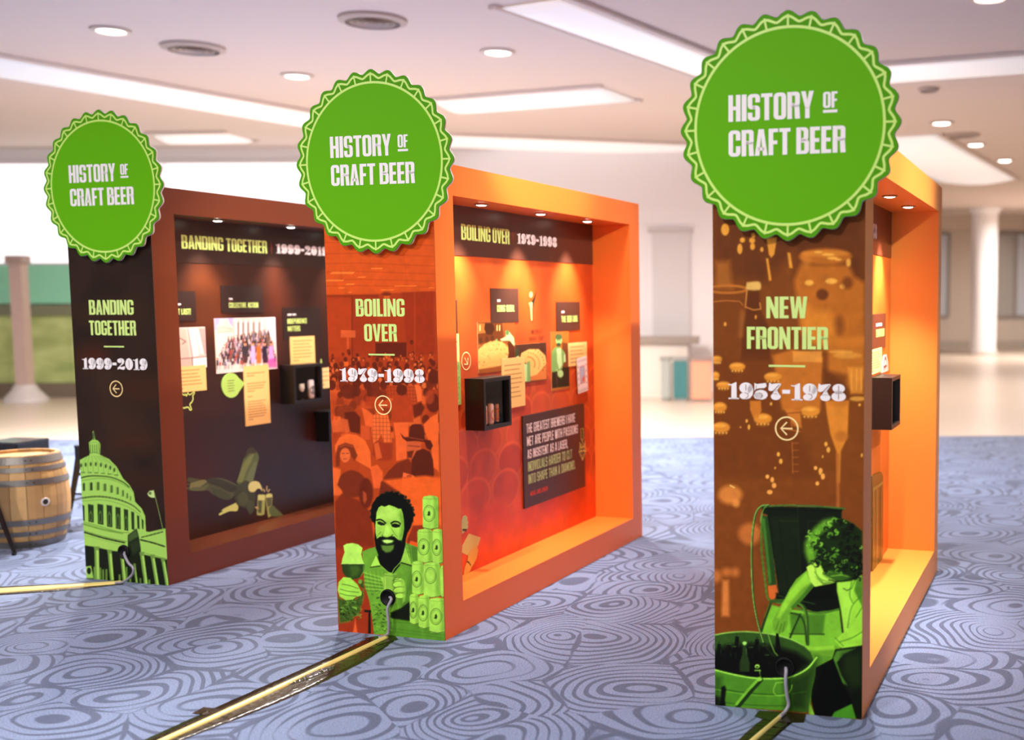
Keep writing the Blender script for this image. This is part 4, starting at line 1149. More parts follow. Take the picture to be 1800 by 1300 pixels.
for k in range(190):                                     # creased cloth of the forearms
    if k % 2: x, y = NR.uniform(300, 460), NR.uniform(850, 1210)
    else: x, y = NR.uniform(30, 215), NR.uniform(925, 1100)
    if k % 2 and x < 300 + (y - 850) * .08: continue
    a = NR.uniform(-.9, .9); r = NR.uniform(10, 26)
    c.line([(x, y), (x + r * math.cos(a), y + r * math.sin(a))], NR.uniform(5, 12), NR.choice([(54, 92, 30), (40, 70, 24), (150, 206, 76), (132, 190, 66), (82, 134, 44)]), .75, .003)
c.poly([(20, 900), (60, 930), (180, 922), (225, 860), (240, 840), (246, 900), (208, 1020), (190, 1050), (120, 1115), (40, 1130), (26, 1000)], (74, 126, 40), .85, .008)
for k in range(60):
    x, y = NR.uniform(36, 205), NR.uniform(940, 1090); a = NR.uniform(-.5, 1.2); r = NR.uniform(14, 30)
    if x > 200 - (y - 940) * .5: continue
    c.line([(x, y), (x + r * math.cos(a), y + r * math.sin(a))], NR.uniform(5, 10), NR.choice([(40, 70, 24), (140, 198, 72), (110, 168, 56), (30, 52, 20)]), .7, .003)
# collars and throat
c.poly([(360, 560), (560, 560), (548, 640), (490, 712), (440, 690), (380, 640)], (20, 26, 12), 1, .003)
c.poly([(298, 656), (346, 556), (386, 640), (360, 640)], (168, 222, 88), 1); c.line([(300, 655), (384, 645)], 8, (40, 66, 24), .8)
c.poly([(556, 560), (590, 478), (650, 640), (560, 612)], (150, 204, 78), 1, .003); c.line([(556, 616), (648, 642)], 9, (24, 38, 16), .9)
c.line([(384, 640), (452, 700), (482, 706)], 9, (150, 204, 78), .9); c.line([(556, 610), (500, 670), (482, 706)], 9, (140, 196, 74), .9)
# hair and beard
c.poly([(302, 240), (304, 170), (322, 110), (352, 66), (400, 36), (440, 30), (482, 20), (520, 38), (566, 50), (600, 90), (640, 130), (660, 190), (662, 250), (640, 320), (612, 370), (600, 410), (594, 470), (580, 530), (560, 590), (520, 640), (470, 650), (410, 620), (370, 560), (344, 490), (332, 410), (338, 330), (330, 280), (312, 270)], (20, 24, 12), 1, .003)
for k in range(70):
    t = NR.uniform(3.0, 6.6); rr = NR.uniform(.93, 1.04)
    c.ell(484 + 176 * rr * math.cos(t), 215 + 190 * rr * math.sin(t), 12, 11, (22, 27, 13), .9, .003)
# face
c.poly([(346, 250), (352, 190), (368, 150), (392, 134), (420, 144), (456, 128), (500, 142), (536, 160), (560, 160), (574, 200), (582, 260), (584, 330), (572, 400), (556, 450), (530, 480), (500, 500), (490, 520), (440, 532), (404, 512), (384, 480), (356, 430), (342, 360), (341, 300)], (158, 210, 84), 1, .002)
c.poly([(560, 170), (582, 260), (584, 340), (560, 440), (536, 470), (548, 400), (560, 300), (548, 220)], (104, 164, 48), .8, .010)
c.poly([(352, 200), (400, 150), (470, 150), (520, 180), (520, 240), (440, 250), (360, 240)], (176, 220, 104), .7, .014)
c.poly([(348, 420), (380, 398), (404, 396), (440, 408), (474, 394), (500, 396), (540, 428), (560, 430), (560, 540), (520, 570), (440, 560), (380, 530), (360, 480)], (20, 24, 12), .97, .003)
c.poly([(392, 428), (420, 418), (470, 420), (504, 432), (486, 452), (440, 460), (408, 450)], (92, 140, 56), 1, .002); c.poly([(404, 428), (440, 423), (492, 430), (476, 446), (440, 452), (416, 444)], (190, 232, 130), 1, .002)
c.poly([(388, 468), (440, 466), (500, 464), (496, 500), (470, 528), (430, 534), (398, 508)], (120, 168, 66), .9, .006)
c.line([(392, 464), (440, 472), (500, 462)], 6, (40, 60, 24), .8)
c.line([(352, 258), (378, 252), (404, 262), (428, 282)], 12, (16, 20, 10), .95, smooth=True); c.line([(474, 284), (500, 270), (530, 272), (552, 288)], 12, (16, 20, 10), .95, smooth=True)
c.poly([(358, 272), (380, 268), (424, 288), (420, 300), (390, 302), (362, 290)], (26, 34, 16), .9, .003); c.poly([(474, 294), (510, 286), (552, 298), (546, 316), (510, 322), (482, 312)], (24, 30, 14), .95, .003)
c.line([(368, 304), (392, 310), (412, 306)], 5, (196, 234, 120), .7); c.line([(490, 324), (520, 326), (544, 320)], 5, (196, 234, 120), .7)
c.line([(430, 290), (412, 350), (400, 384)], 5, (120, 178, 60), .6, .003); c.line([(398, 386), (410, 398), (436, 404), (470, 396), (488, 380)], 7, (56, 88, 32), .8, smooth=True)
c.line([(478, 330), (500, 366), (530, 404)], 6, (94, 148, 48), .7, smooth=True); c.line([(388, 356), (364, 384), (352, 404)], 6, (94, 148, 48), .7, smooth=True)
c.poly([(424, 300), (452, 300), (466, 372), (440, 392), (414, 376)], (182, 228, 106), .7, .006)
# goblet and left hand
c.poly([(70, 472), (100, 456), (150, 450), (196, 462), (233, 492), (222, 545), (232, 590), (246, 628), (54, 628), (62, 580), (80, 530)], (172, 222, 98), 1)
c.poly([(54, 626), (247, 626), (246, 680), (226, 725), (200, 748), (150, 760), (96, 738), (64, 700)], (58, 94, 32), 1)
c.poly([(120, 640), (200, 640), (216, 680), (190, 730), (140, 740)], (88, 134, 44), .7, .012); c.line([(54, 627), (246, 627)], 5, (196, 236, 130), .9)
c.line([(240, 640), (240, 690), (216, 735)], 5, (150, 204, 90), .7)
c.poly([(22, 850), (30, 780), (70, 738), (130, 744), (190, 800), (205, 830), (228, 870), (222, 896), (180, 905), (150, 930), (90, 934), (40, 905)], (156, 212, 80), 1)
folds(c, [[(60, 798), (130, 812), (196, 836)], [(44, 840), (110, 858), (200, 868)], [(40, 876), (100, 892), (180, 900)]], 6, (78, 128, 42), .8)
c.poly([(196, 760), (240, 770), (246, 840), (225, 830), (200, 800)], (70, 112, 38), .9, .004); c.ell(212, 776, 16, 20, (132, 190, 72), .8, .003)
# can in the other hand
c.poly([(410, 716), (424, 706), (518, 710), (532, 722), (530, 960), (414, 940)], (146, 198, 78), 1); c.poly([(490, 712), (532, 720), (530, 960), (500, 950)], (98, 150, 50), .7, .008); c.line([(424, 740), (424, 850)], 8, (188, 228, 110), .7)
c.line([(414, 722), (470, 730), (530, 724)], 4, (84, 128, 44), .7)
c.poly([(385, 745), (412, 735), (415, 830), (400, 780)], (150, 206, 78), 1, .003)
for x, y, a, b, r in ((545, 775, 46, 30, .25), (540, 800, 52, 26, -.05), (546, 848, 52, 25, -.1), (552, 896, 44, 22, -.05)):
    c.ell(x, y, a + 4, b + 5, (60, 100, 34), .7, .003, r); c.ell(x, y, a, b, (164, 216, 86), 1, .002, r)
c.poly([(560, 740), (596, 780), (604, 860), (592, 940), (570, 960), (575, 860), (555, 780)], (140, 196, 72), .8, .005)
c.line([(486, 770), (540, 752)], 6, (60, 100, 34), .7)
# stacked cans
for x0, y0, x1, y1, em in ((740, 52, 872, 328, 1), (696, 333, 822, 612, 1), (822, 333, 912, 620, 1), (650, 605, 748, 884, 1), (748, 615, 888, 905, 2), (888, 640, 935, 905, 0), (630, 880, 706, 1134, 1), (705, 893, 800, 1168, 1), (795, 916, 935, 1205, 1)):
    w = x1 - x0
    c.poly([(x0, y0 + 22), (x0 + 12, y0 + 4), (x0 + w * .5, y0 - 4), (x1 - 12, y0 + 4), (x1, y0 + 22), (x1 + 4, y1 - 16), (x1 - 10, y1 + 2), (x0 + w * .5, y1 + 8), (x0 + 14, y1 + 2), (x0 + 2, y1 - 16)], (160, 212, 88), 1)
    c.poly([(x0 + w * .72, y0), (x1, y0 + 22), (x1 + 4, y1 - 16), (x0 + w * .74, y1)], (116, 172, 58), .6, .008)
    c.line([(x1 + 2, y0 + 20), (x1 + 5, y1 - 10)], 4, (60, 94, 34), .7); c.line([(x0 + 3, y1 - 8), (x0 + w / 2, y1 + 7), (x1, y1 - 6)], 5, (58, 92, 34), .8); c.line([(x0 + 4, y0 + 22), (x0 + w / 2, y0 + 28), (x1 - 2, y0 + 22)], 3, (108, 156, 58), .6)
    if em:
        ex, ey = x0 + w * .42, y0 + (y1 - y0) * (.54 if em == 1 else .38); er = min(48, w * .42)
        c.ring(ex, ey, er, 68, 5, (74, 112, 42), .75); c.ring(ex, ey, er - 10, 54, 2.5, (88, 130, 48), .6)
        if em == 1: c.ell(ex, ey, 10, 20, (40, 62, 24), .8, .002); c.ell(ex - 5, ey + 12, 12, 6, (50, 76, 30), .7, .002)
cv2.noise(.02, .03, 6)
cv2.C *= np.array([1.06, 1.08, .95])
gm_ = (cv2.C[..., 1] > cv2.C[..., 0] * 1.05)
cv2.C[gm_] *= (np.clip(cv2.C[gm_].max(axis=1, keepdims=True), 1, 235) / 235) ** .55

# ---- left display: smoky brown, domed building in green
cv1 = Canvas(0, 0, BW, BH, .0032, (42, 26, 18), lambda x, y: front(0, x, y))
c = cv1
c.noise(.10, .25, 3)
c.setcrop(130, 750, 4.483)
for x, y, a, b, col in ((480, 110, 180, 90, (74, 36, 18)), (560, 420, 140, 70, (64, 30, 18)), (560, -300, 200, 120, (70, 34, 16)), (300, -900, 260, 120, (58, 36, 20)), (150, -560, 120, 90, (84, 32, 14)), (400, -60, 130, 60, (64, 36, 22))):
    c.ell(x, y, a, b, col, .55, .06)
L0 = (166, 216, 96); L1 = (130, 184, 66); LD = (48, 74, 28); LK = (30, 42, 18)
c.poly([(20, 300), (46, 262), (86, 240), (126, 222), (130, 200), (122, 122), (140, 106), (152, 98), (156, 60), (150, 40), (162, 28), (168, 60), (172, 98), (196, 108), (214, 132), (211, 218), (282, 252), (342, 312), (392, 404), (440, 452), (476, 512), (488, 588), (540, 642), (566, 700), (574, 822), (602, 826), (726, 797), (756, 1260), (60, 1220), (60, 900)], L0, 1)
# lantern
for k in range(5): c.line([(134 + k * 17, 140), (136 + k * 17, 200)], 6, (74, 112, 40), .85)
c.line([(124, 128), (170, 118), (212, 136)], 5, L1, .9); c.line([(130, 206), (170, 200), (212, 212)], 5, (98, 146, 52), .8); c.ell(160, 70, 8, 34, (90, 128, 60), .9)
# ribs and oval openings
for k, (x, y) in enumerate(((62, 302), (98, 296), (138, 292), (178, 292), (218, 298), (256, 308), (292, 320), (324, 338))):
    c.ell(x, y, 8, 16, (70, 104, 44), .85, .003); c.line([(x + 20, y + 60), (x + 16, y - 10), (150 + (x - 150) * .45, 228)], 4, (116, 168, 62), .7, smooth=True)
for k in range(6): c.line([(64 + k * 52, 358 + k * k * .8), (92 + k * 52, 358 + k * k * .8)], 7, (88, 128, 50), .8)
def dent(P, w, n, col=(62, 90, 36), a=.85):
    Q = spline(P, 12); L = len(Q)
    for k in range(n):
        j = int(k * (L - 2) / n); q, r = Q[j], Q[min(L - 1, j + max(1, int(L / n * .55)))]
        c.line([q, r], w, col, a)
def band(P, w, col, a=.8): c.line(P, w, col, a, smooth=True)
band([(50, 408), (120, 392), (200, 390), (300, 404), (390, 440), (470, 510)], 5, L1); dent([(54, 402), (120, 386), (200, 384), (300, 396), (390, 432), (450, 480)], 9, 30)
band([(60, 424), (200, 404), (330, 424), (440, 480)], 4, (112, 164, 58))
# upper windows
for x, y, w, h in ((84, 470, 16, 64), (142, 466, 20, 66), (196, 464, 22, 68), (250, 474, 22, 62), (302, 486, 20, 62), (350, 500, 18, 60), (392, 520, 15, 52), (426, 540, 12, 46), (452, 560, 8, 40)):
    c.poly([(x - w / 2, y + h / 2), (x - w / 2, y - h / 2 + 8), (x, y - h / 2), (x + w / 2, y - h / 2 + 8), (x + w / 2, y + h / 2)], (96, 138, 54) if x > 160 else (58, 88, 34), .9, .002)
    c.line([(x - w / 2 - 8, y + h / 2 + 6), (x - w / 2 - 8, y - h / 2)], 3, (124, 176, 66), .6)
band([(66, 566), (200, 552), (340, 572), (440, 606), (500, 640)], 5, (112, 160, 60)); dent([(66, 558), (160, 546), (260, 550), (370, 574), (470, 618), (540, 680)], 8, 38)
band([(68, 584), (220, 574), (340, 596), (440, 634), (520, 690), (560, 760)], 4, (120, 174, 64))
# colonnade gaps
for x0, x1, y0, y1 in ((70, 88, 612, 740), (116, 160, 606, 752), (190, 236, 604, 770), (262, 306, 612, 790), (332, 372, 628, 806), (398, 432, 644, 818), (456, 480, 664, 812), (502, 520, 694, 806), (538, 552, 724, 806)):
    c.poly([(x0, y0), (x1, y0 + 8), (x1 + 2, y1), (x0 + 4, y1 - 8)], (54, 84, 34), .95, .002)
    if x1 - x0 > 30:
        xm = (x0 + x1) / 2
        c.poly([(xm - 12, y1 - 18), (xm - 12, y0 + 76), (xm, y0 + 50), (xm + 12, y0 + 76), (xm + 12, y1 - 12)], (120, 172, 66), .8, .002); c.poly([(xm - 6, y1 - 22), (xm - 6, y0 + 84), (xm, y0 + 68), (xm + 6, y0 + 84), (xm + 6, y1 - 22)], (44, 64, 28), .9, .002)
# balustrade, cornice
band([(72, 744), (200, 780), (360, 826), (440, 832)], 4, (96, 142, 52)); dent([(84, 764), (240, 808), (400, 838)], 14, 26, (124, 176, 66), .7)
band([(84, 816), (240, 862), (420, 902)], 5, (104, 150, 56)); dent([(86, 828), (240, 874), (420, 914)], 11, 28, (42, 62, 26))
band([(84, 850), (240, 892), (400, 930)], 3, (124, 176, 66))
# portico shadow + columns
c.poly([(92, 932), (180, 946), (300, 974), (400, 985), (440, 1000), (440, 1240), (90, 1195)], LK, .96, .003)
c.poly([(430, 852), (498, 800), (522, 870), (534, 1000), (740, 1045), (750, 1250), (440, 1230), (430, 940)], LK, .9, .004)
c.poly([(432, 856), (496, 806), (516, 862), (440, 905)], (104, 146, 66), .75, .006); c.poly([(440, 915), (520, 880), (528, 960), (470, 1010)], (64, 92, 46), .8, .01)
c.poly([(506, 800), (560, 822), (602, 826), (726, 797), (740, 1042), (620, 1010), (540, 985), (518, 870)], L0, 1)
dent([(538, 868), (630, 846), (720, 820)], 8, 17); band([(528, 882), (740, 946)], 4, L1); dent([(530, 888), (630, 912), (736, 946)], 11, 20, (46, 68, 28)); c.line([(536, 872), (726, 800)], 3, (116, 166, 60), .8); c.line([(540, 985), (740, 1040)], 4, (112, 160, 60), .8)
for xt, xb, w, yt, yb in ((184, 190, 34, 946, 1200), (286, 306, 30, 972, 1208), (384, 404, 26, 1010, 1220), (482, 500, 16, 1080, 1230), (540, 572, 30, 990, 1234), (624, 662, 28, 1010, 1244), (706, 742, 26, 1036, 1250)):
    c.poly([(xt - w / 2, yt), (xt + w / 2, yt), (xb + w / 2, yb), (xb - w / 2, yb)], (170, 220, 100), 1); c.poly([(xt - w / 2, yt), (xt - w * .1, yt), (xb - w * .1, yb), (xb - w / 2, yb)], (120, 168, 70), .8, .003)
    c.poly([(xt - w * .7, yt - 6), (xt + w * .7, yt - 6), (xt + w / 2, yt + 24), (xt - w / 2, yt + 24)], (126, 170, 74), .9, .002)
c.poly([(96, 1098), (140, 1092), (160, 1190), (96, 1190)], L0, 1); c.ell(124, 1132, 16, 26, LK, .9, .003)
for x, y in ((168, 1100), (214, 1106), (236, 1120), (262, 1118), (366, 1160), (420, 1100), (450, 1180), (530, 1190), (600, 1200)):
    c.poly([(x - 9, y), (x + 6, y), (x + 9, 1240), (x - 9, 1240)], (140, 196, 76), .8, .003)
# flag
c.line([(633, 498), (668, 640), (704, 798)], 4.5, (188, 226, 120), 1); c.poly([(583, 524), (600, 502), (632, 498), (644, 556), (618, 556), (596, 546)], (196, 222, 140), 1); c.poly([(590, 524), (604, 506), (618, 516), (612, 536)], (112, 130, 80), .9)
gm_ = (cv1.C[..., 1] > cv1.C[..., 0] * 1.05)
cv1.C[gm_] *= (np.clip(cv1.C[gm_].max(axis=1, keepdims=True), 1, 235) / 235) ** .55

# ================================================================== build the three displays
t1 = [('BANDING', (.141, 1.668, .484, 1.758)), ('TOGETHER', (.134, 1.542, .494, 1.632))]
t2 = [('BOILING', (.174, 1.667, .462, 1.757)), ('OVER', (.220, 1.540, .412, 1.629))]
t3 = [('NEW', (.231, 1.669, .404, 1.758)), ('FRONTIER', (.147, 1.542, .491, 1.634))]
left = display(0, (104, 46, 18), cv1, 'dark brown exhibit wall reading BANDING TOGETHER, the leftmost and farthest', t1, None, '1999-2019', None)
mid = display(1, (244, 120, 40), cv2, 'orange exhibit wall reading BOILING OVER, the middle one', t2, None, '1979-1998', None)
rgt = display(2, (244, 146, 58), cv3, 'amber exhibit wall reading NEW FRONTIER, the rightmost and nearest', t3, None, '1957-1978', None)

US = BW - DEP                 # face of the back panels
V0, V1, Z0, Z1 = ST - .002, BL - ST2 + .002, BOT, BH - TOP
ZH = Z1 - HDR

def backboard(root, i, cvb, head_rgb):
    bp = MB().box(US - .02, ST, BOT, US - .0006, BL - ST2, BH - TOP).build('back_panel', mat('back_board_%s' % 'abc'[i], (60, 30, 20), rough=.5), root)
    cvb.build('printed_sheet', 'side', US, print_mat('panel_print_gloss', (.3, .42, .42)[i] if False else .36, .45), bp)
    hb = MB().box(US, ST, ZH, US + .004, BL - ST2, Z1).build('header_band', mat('header_brown_%s' % 'abc'[i], head_rgb, rough=.33), root)
    return bp, hb

def card(root, cvc_or_rgb, v0, z0, v1, z1, name='caption_card', lift=.004, label=None, rough=.45):
    """thin mounted card; a Canvas paints its own face"""
    m_edge = mat('card_core', (210, 170, 110), rough=.6)
    if isinstance(cvc_or_rgb, Canvas):
        o = MB().box(US + .0002, v0, z0, US + lift - .0003, v1, z1).build(name, m_edge, root)
        cvc_or_rgb.build('printed_sheet', 'side', US + lift, FP, o)
    else:
        o = MB().box(US + .0002, v0, z0, US + lift, v1, z1).build(name, mat('card_%d_%d_%d' % cvc_or_rgb, cvc_or_rgb, rough=rough), root)
    if label: o['label'] = label
    return o

def note(v0, z0, v1, z1, rows, rgb=(240, 196, 122), seed=1, margin=.12, gaps=()):
    q = Canvas(v0, z0, v1, z1, .0042, rgb)
    r = random.Random(seed); w, h = v1 - v0, z1 - z0
    for k in range(rows):
        if k in gaps: continue
        z = z1 - h * (.10 + .82 * (k + .5) / rows); e = v1 - w * margin - (w * r.uniform(0, .16)) - (w * .45 if (k + 1 == rows or (k + 1) in gaps) else 0)
        x = v0 + w * margin
        while x < e:
            l = min(e - x, r.uniform(.02, .05)); q.line([(x, z), (x + l, z)], .005, (120, 76, 44), .8, raw=True); x += l + .008
    return q

# ---- middle display, back panel: theatre seats
S1 = lambda x, y: side(1, x, y)
cb2 = Canvas(ST, BOT, BL - ST2, Z1, .0095, (206, 80, 26), S1)
c = cb2
c.poly([(V0, 1.35), (V1, 1.35), (V1, 2.3), (V0, 2.3)], (214, 86, 30), 1, .08, raw=True)
NR.seed(5)
for k in range(14):
    x = NR.uniform(V0, V1); c.poly([(x, 1.3), (x + .18, 1.3), (x + .22, 2.1), (x + .04, 2.1)], (200, 60, 20), .25, .05, raw=True)
row = 0
z = 1.20
while z > .2:
    s_ = .13 + (1.2 - z) * .075
    x = V0 - .1 + (row % 2) * s_ * 1.05
    while x < V1 + .2:
        h = s_ * .62; xx = x + NR.uniform(-.02, .02)
        P = [(xx + s_ * math.cos(t) * (1 if math.sin(t) > 0 else 1.04), z + h * math.sin(t) * (1 if math.sin(t) > 0 else 1.3)) for t in np.linspace(0, 2 * PI, 22, endpoint=False)]
        lo = z < .55
        e = .006 if not lo else .035
        c.poly(P, (238, 96, 46) if not lo else (244, 92, 30), .85 if not lo else .6, e, raw=True)
        Q = [(a * .93 + xx * .07, b * .9 + (z - .012) * .1 - .006) for a, b in P]
        c.poly(Q, NR.choice([(194, 62, 24), (204, 72, 28), (184, 54, 20)]) if not lo else NR.choice([(228, 78, 22), (216, 66, 18)]), .9, e * 1.2, raw=True)
        c.line([(xx - s_ * .98, z - h), (xx - s_ * 1.0, z - h * 1.8)], .02, (232, 92, 44), .5, .008, raw=True)
        x += s_ * 2.15
    z -= s_ * 1.02; row += 1
c.poly([(V0, .1), (V1, .1), (V1, .42), (1.3, .45), (V0, .52)], (240, 78, 20), .55, .08, raw=True)
c.noise(.035, .12, 9)
c.C *= np.array([.94, .96, .9])
# hand holding a coaster, printed at the lower left
c.setcrop(780, 880, 6.84)
c2 = Canvas(ST + .002, BOT + .002, 1.02, .62, .0045, (0, 0, 0), S1)
bp2, hb2 = backboard(mid, 1, cb2, (72, 38, 28))

def flat_poly(pts, pos, m, parent, name, plane='side'):
    return MB().add([plane_pt(plane, pos, u, z) for u, z in pts], [tuple(range(len(pts)))]).build(name, m, parent)
def Tp(fn, crop, pts): return [fn(crop[0] + p[0] / crop[2], crop[1] + p[1] / crop[2]) for p in pts]
K2 = (780, 880, 6.84)
sage = mat('print_sage', (206, 206, 120), rough=.45); sage_d = mat('print_olive', (60, 60, 26), rough=.5); skin_y = mat('print_mustard', (220, 190, 88), rough=.45); sage_m = mat('print_pale_green', (176, 196, 128), rough=.45)
flat_poly(Tp(S1, K2, [(300, 392), (444, 440), (410, 540), (290, 656), (216, 620), (222, 530)]), US + .0012, sage, mid, 'print_coaster')
flat_poly(Tp(S1, K2, [(310, 600), (340, 575), (362, 560), (376, 540), (396, 535), (410, 590), (392, 690), (350, 770), (330, 800), (308, 855), (232, 895), (250, 800), (286, 700), (286, 650)]), US + .0020, skin_y, mid, 'print_hand')
flat_poly(Tp(S1, K2, [(272, 720), (300, 728), (322, 765), (320, 785), (300, 750), (272, 736)]), US + .0026, sage_d, mid, 'print_bracelet')
flat_poly(Tp(S1, K2, [(214, 230), (226, 186), (258, 170), (282, 196), (282, 240), (294, 252), (284, 290), (294, 306), (280, 340), (220, 400), (212, 330)]), US + .0012, sage_m, mid, 'print_fist')
flat_poly(Tp(S1, K2, [(222, 335), (276, 335), (270, 365), (224, 362)]), US + .0018, sage_d, mid, 'print_cuff')

text('BOILING', (.752, 2.092, S1(860.8, 410)[0], 2.182), 'side', US + .0048, ink_lime, hb2)
text('OVER', (S1(864.4, 410)[0], 2.091, 1.325, 2.181), 'side', US + .0048, ink_lime, hb2)
text('1979-1998', (1.425, 2.100, 1.992, 2.166), 'side', US + .0048, ink_white, hb2, fn=fat, gap=.14, slit=mat('header_hairline', (110, 70, 60)))
line_shape([(1.372, 2.10), (1.372, 2.17)], .004, 'side', US + .0046, mat('rust_ink', (170, 60, 30)), hb2, 'divider')

DKB = (74, 40, 28)
k1 = card(mid, DKB, 1.075, 1.612, 1.428, 1.820, label='dark brown caption card reading GOING GLOBAL')
text('GOING', (1.150, 1.678, 1.252, 1.719), 'side', US + .0048, ink_lime, k1, gap=.7, heavy=(1.35, 1.2)); text('GLOBAL', (1.268, 1.678, 1.372, 1.719), 'side', US + .0048, ink_lime, k1, gap=.7, heavy=(1.35, 1.2))
text('1993', (1.150, 1.738, 1.200, 1.754), 'side', US + .0048, ink_white, k1, fn=fat, gap=.2); line_shape([(1.150, 1.728), (1.172, 1.728)], .003, 'side', US + .0048, mat('rust_ink', (170, 60, 30)), k1, 'dash')
k2 = card(mid, DKB, 1.968, 1.540, 2.343, 1.736, label='dark brown caption card reading THE BEER GUIDE')
text('THE', (2.040, 1.598, 2.112, 1.640), 'side', US + .0048, ink_lime, k2, gap=.7, heavy=(1.35, 1.2)); text('BEER', (2.132, 1.598, 2.205, 1.640), 'side', US + .0048, ink_lime, k2, gap=.7, heavy=(1.35, 1.2)); text('GUIDE', (2.222, 1.598, 2.298, 1.640), 'side', US + .0048, ink_lime, k2, gap=.7, heavy=(1.35, 1.2))
text('1977', (2.040, 1.660, 2.092, 1.676), 'side', US + .0048, ink_white, k2, fn=fat, gap=.2)
line_shape([(2.040, 1.650), (2.062, 1.650)], .003, 'side', US + .0048, mat('rust_ink', (170, 60, 30)), k2, 'dash')

# trophy emblem with its serif name
CU = (850, 490, 6.19)
flat_poly(Tp(S1, CU, [(576, 120), (572, 160), (560, 215), (548, 260), (540, 320), (540, 455), (512, 462), (508, 380), (502, 310), (490, 265), (520, 245), (545, 205), (562, 160)]), US + .0012, mat('emblem_dark', (46, 34, 14), rough=.4), mid, 'emblem_cup')
flat_poly(Tp(S1, CU, [(490, 262), (520, 248), (532, 262), (528, 330), (530, 450), (514, 456), (508, 380), (503, 310)]), US + .0018, mat('emblem_gold', (222, 206, 120), rough=.35), mid, 'emblem_stem')
cc = Tp(S1, CU, [(514 + 18 * math.cos(t), 172 + 33 * math.sin(t)) for t in np.linspace(0, 2 * PI, 20, endpoint=False)])
flat_poly(cc, US + .0014, mat('emblem_gold', (222, 206, 120)), mid, 'emblem_dot')
rust = mat('emblem_rust', (116, 38, 16), rough=.5)
text('WORLD', (1.598, 1.530, 1.745, 1.558), 'side', US + .0012, rust, mid, heavy=(.9, .5), gap=.7)
text('BEER', (1.570, 1.484, 1.668, 1.514), 'side', US + .0012, rust, mid, heavy=(.9, .5), gap=.7)
text('CUP', (1.700, 1.484, 1.775, 1.514), 'side', US + .0012, rust, mid, heavy=(.9, .5), gap=.7)

# photographs of the judging tables
ph = Canvas(.914, 1.318, 1.372, 1.622, .0045, (150, 82, 36), S1)
c = ph; c.setcrop(780, 280, 2.954)
c.poly([(170, 850), (365, 850), (365, 940), (170, 960)], (110, 56, 24), 1, .01)
c.poly([(172, 852), (215, 852), (215, 900), (174, 905)], (196, 120, 56), .8); c.poly([(212, 850), (250, 850), (262, 880), (248, 910), (220, 908), (208, 880)], (70, 36, 18), 1)
for x in (186, 275, 288): c.poly([(x - 3, 860), (x + 3, 860), (x + 3, 890), (x - 3, 890)], (252, 214, 130), .9)
c.poly([(300, 846), (368, 850), (368, 940), (310, 930)], (150, 84, 36), .9)
c.poly([(176, 1090), (176, 990), (205, 960), (250, 940), (300, 945), (345, 980), (350, 1060), (270, 1075)], (240, 178, 96), 1, .004)
for k in range(60):
    x = NR.uniform(180, 340); y = NR.uniform(950, 1080); c.ell(x, y, NR.uniform(1.5, 4), NR.uniform(1.5, 4), NR.choice([(150, 92, 44), (255, 222, 150), (200, 130, 60), (110, 60, 28)]), .8)
for x, y in ((190, 940), (222, 935), (250, 930)): c.ell(x, y, 9, 16, (84, 44, 20), .9)
c.poly([(318, 890), (332, 888), (345, 905), (362, 925), (368, 970), (355, 960), (340, 940), (300, 942), (290, 934), (320, 920)], (190, 222, 150), 1); c.ell(328, 900, 9, 13, (96, 130, 70), 1); c.poly([(266, 935), (276, 930), (280, 965), (266, 972)], (140, 180, 100), .9)
c.poly([(330, 950), (345, 945), (368, 980), (372, 1065), (318, 1068), (335, 1010)], (88, 40, 18), 1)
card(mid, ph, .914, 1.318, 1.372, 1.622, 'photo_print', .003, 'amber photograph of people judging at a table')
ph = Canvas(1.365, 1.222, 1.804, 1.470, .0045, (96, 54, 34), S1)
c = ph; c.setcrop(780, 280, 2.954)
c.poly([(372, 965), (528, 948), (528, 1000), (372, 1010)], (72, 42, 30), 1)
c.poly([(392, 1040), (400, 1005), (440, 985), (490, 985), (525, 1020), (530, 1060), (480, 1120), (440, 1130), (430, 1060)], (242, 186, 104), 1, .003)
c.poly([(440, 1130), (480, 1118), (530, 1062), (531, 1140), (440, 1150)], (206, 120, 60), 1)
for r_ in range(3):
    for k in range(10):
        t = -1.5 + k * .21; c.ell(432 + (38 + r_ * 24) * math.cos(t), 1062 + (38 + r_ * 22) * math.sin(t), 2.6, 2.8, (96, 56, 28), .9)
c.poly([(370, 1030), (385, 1010), (392, 1070), (410, 1060), (438, 1062), (445, 1150), (372, 1162)], (186, 224, 150), 1); c.ell(378, 1000, 12, 22, (60, 60, 36), 1); c.poly([(430, 1050), (446, 1046), (448, 1150), (430, 1152)], (120, 164, 96), .9)
card(mid, ph, 1.365, 1.222, 1.804, 1.470, 'photo_print', .0045, 'amber photograph of a round table of tasting glasses')
ph = Canvas(1.880, 1.142, 2.158, 1.536, .0042, (176, 104, 44), S1)
c = ph; c.setcrop(850, 490, 6.19)
c.poly([(725, 590), (925, 590), (925, 800), (725, 800)], (190, 112, 42), 1, .01)
for k in range(30): c.line([(NR.uniform(730, 910), NR.uniform(590, 780))] * 1 + [(NR.uniform(730, 910), NR.uniform(590, 780))], 6, (150, 80, 34), .25)
c.poly([(850, 690), (925, 700), (930, 1160), (850, 1180)], (120, 64, 32), 1, .006)
c.poly([(735, 1190), (742, 1020), (830, 960), (925, 960), (930, 1165)], (40, 36, 22), 1)
c.poly([(735, 1010), (738, 790), (775, 740), (830, 740), (880, 800), (892, 900), (862, 920), (850, 980), (790, 1000), (780, 1010)], (128, 172, 94), 1); c.poly([(790, 760), (838, 750), (852, 940), (818, 985), (796, 900)], (196, 230, 160), 1)
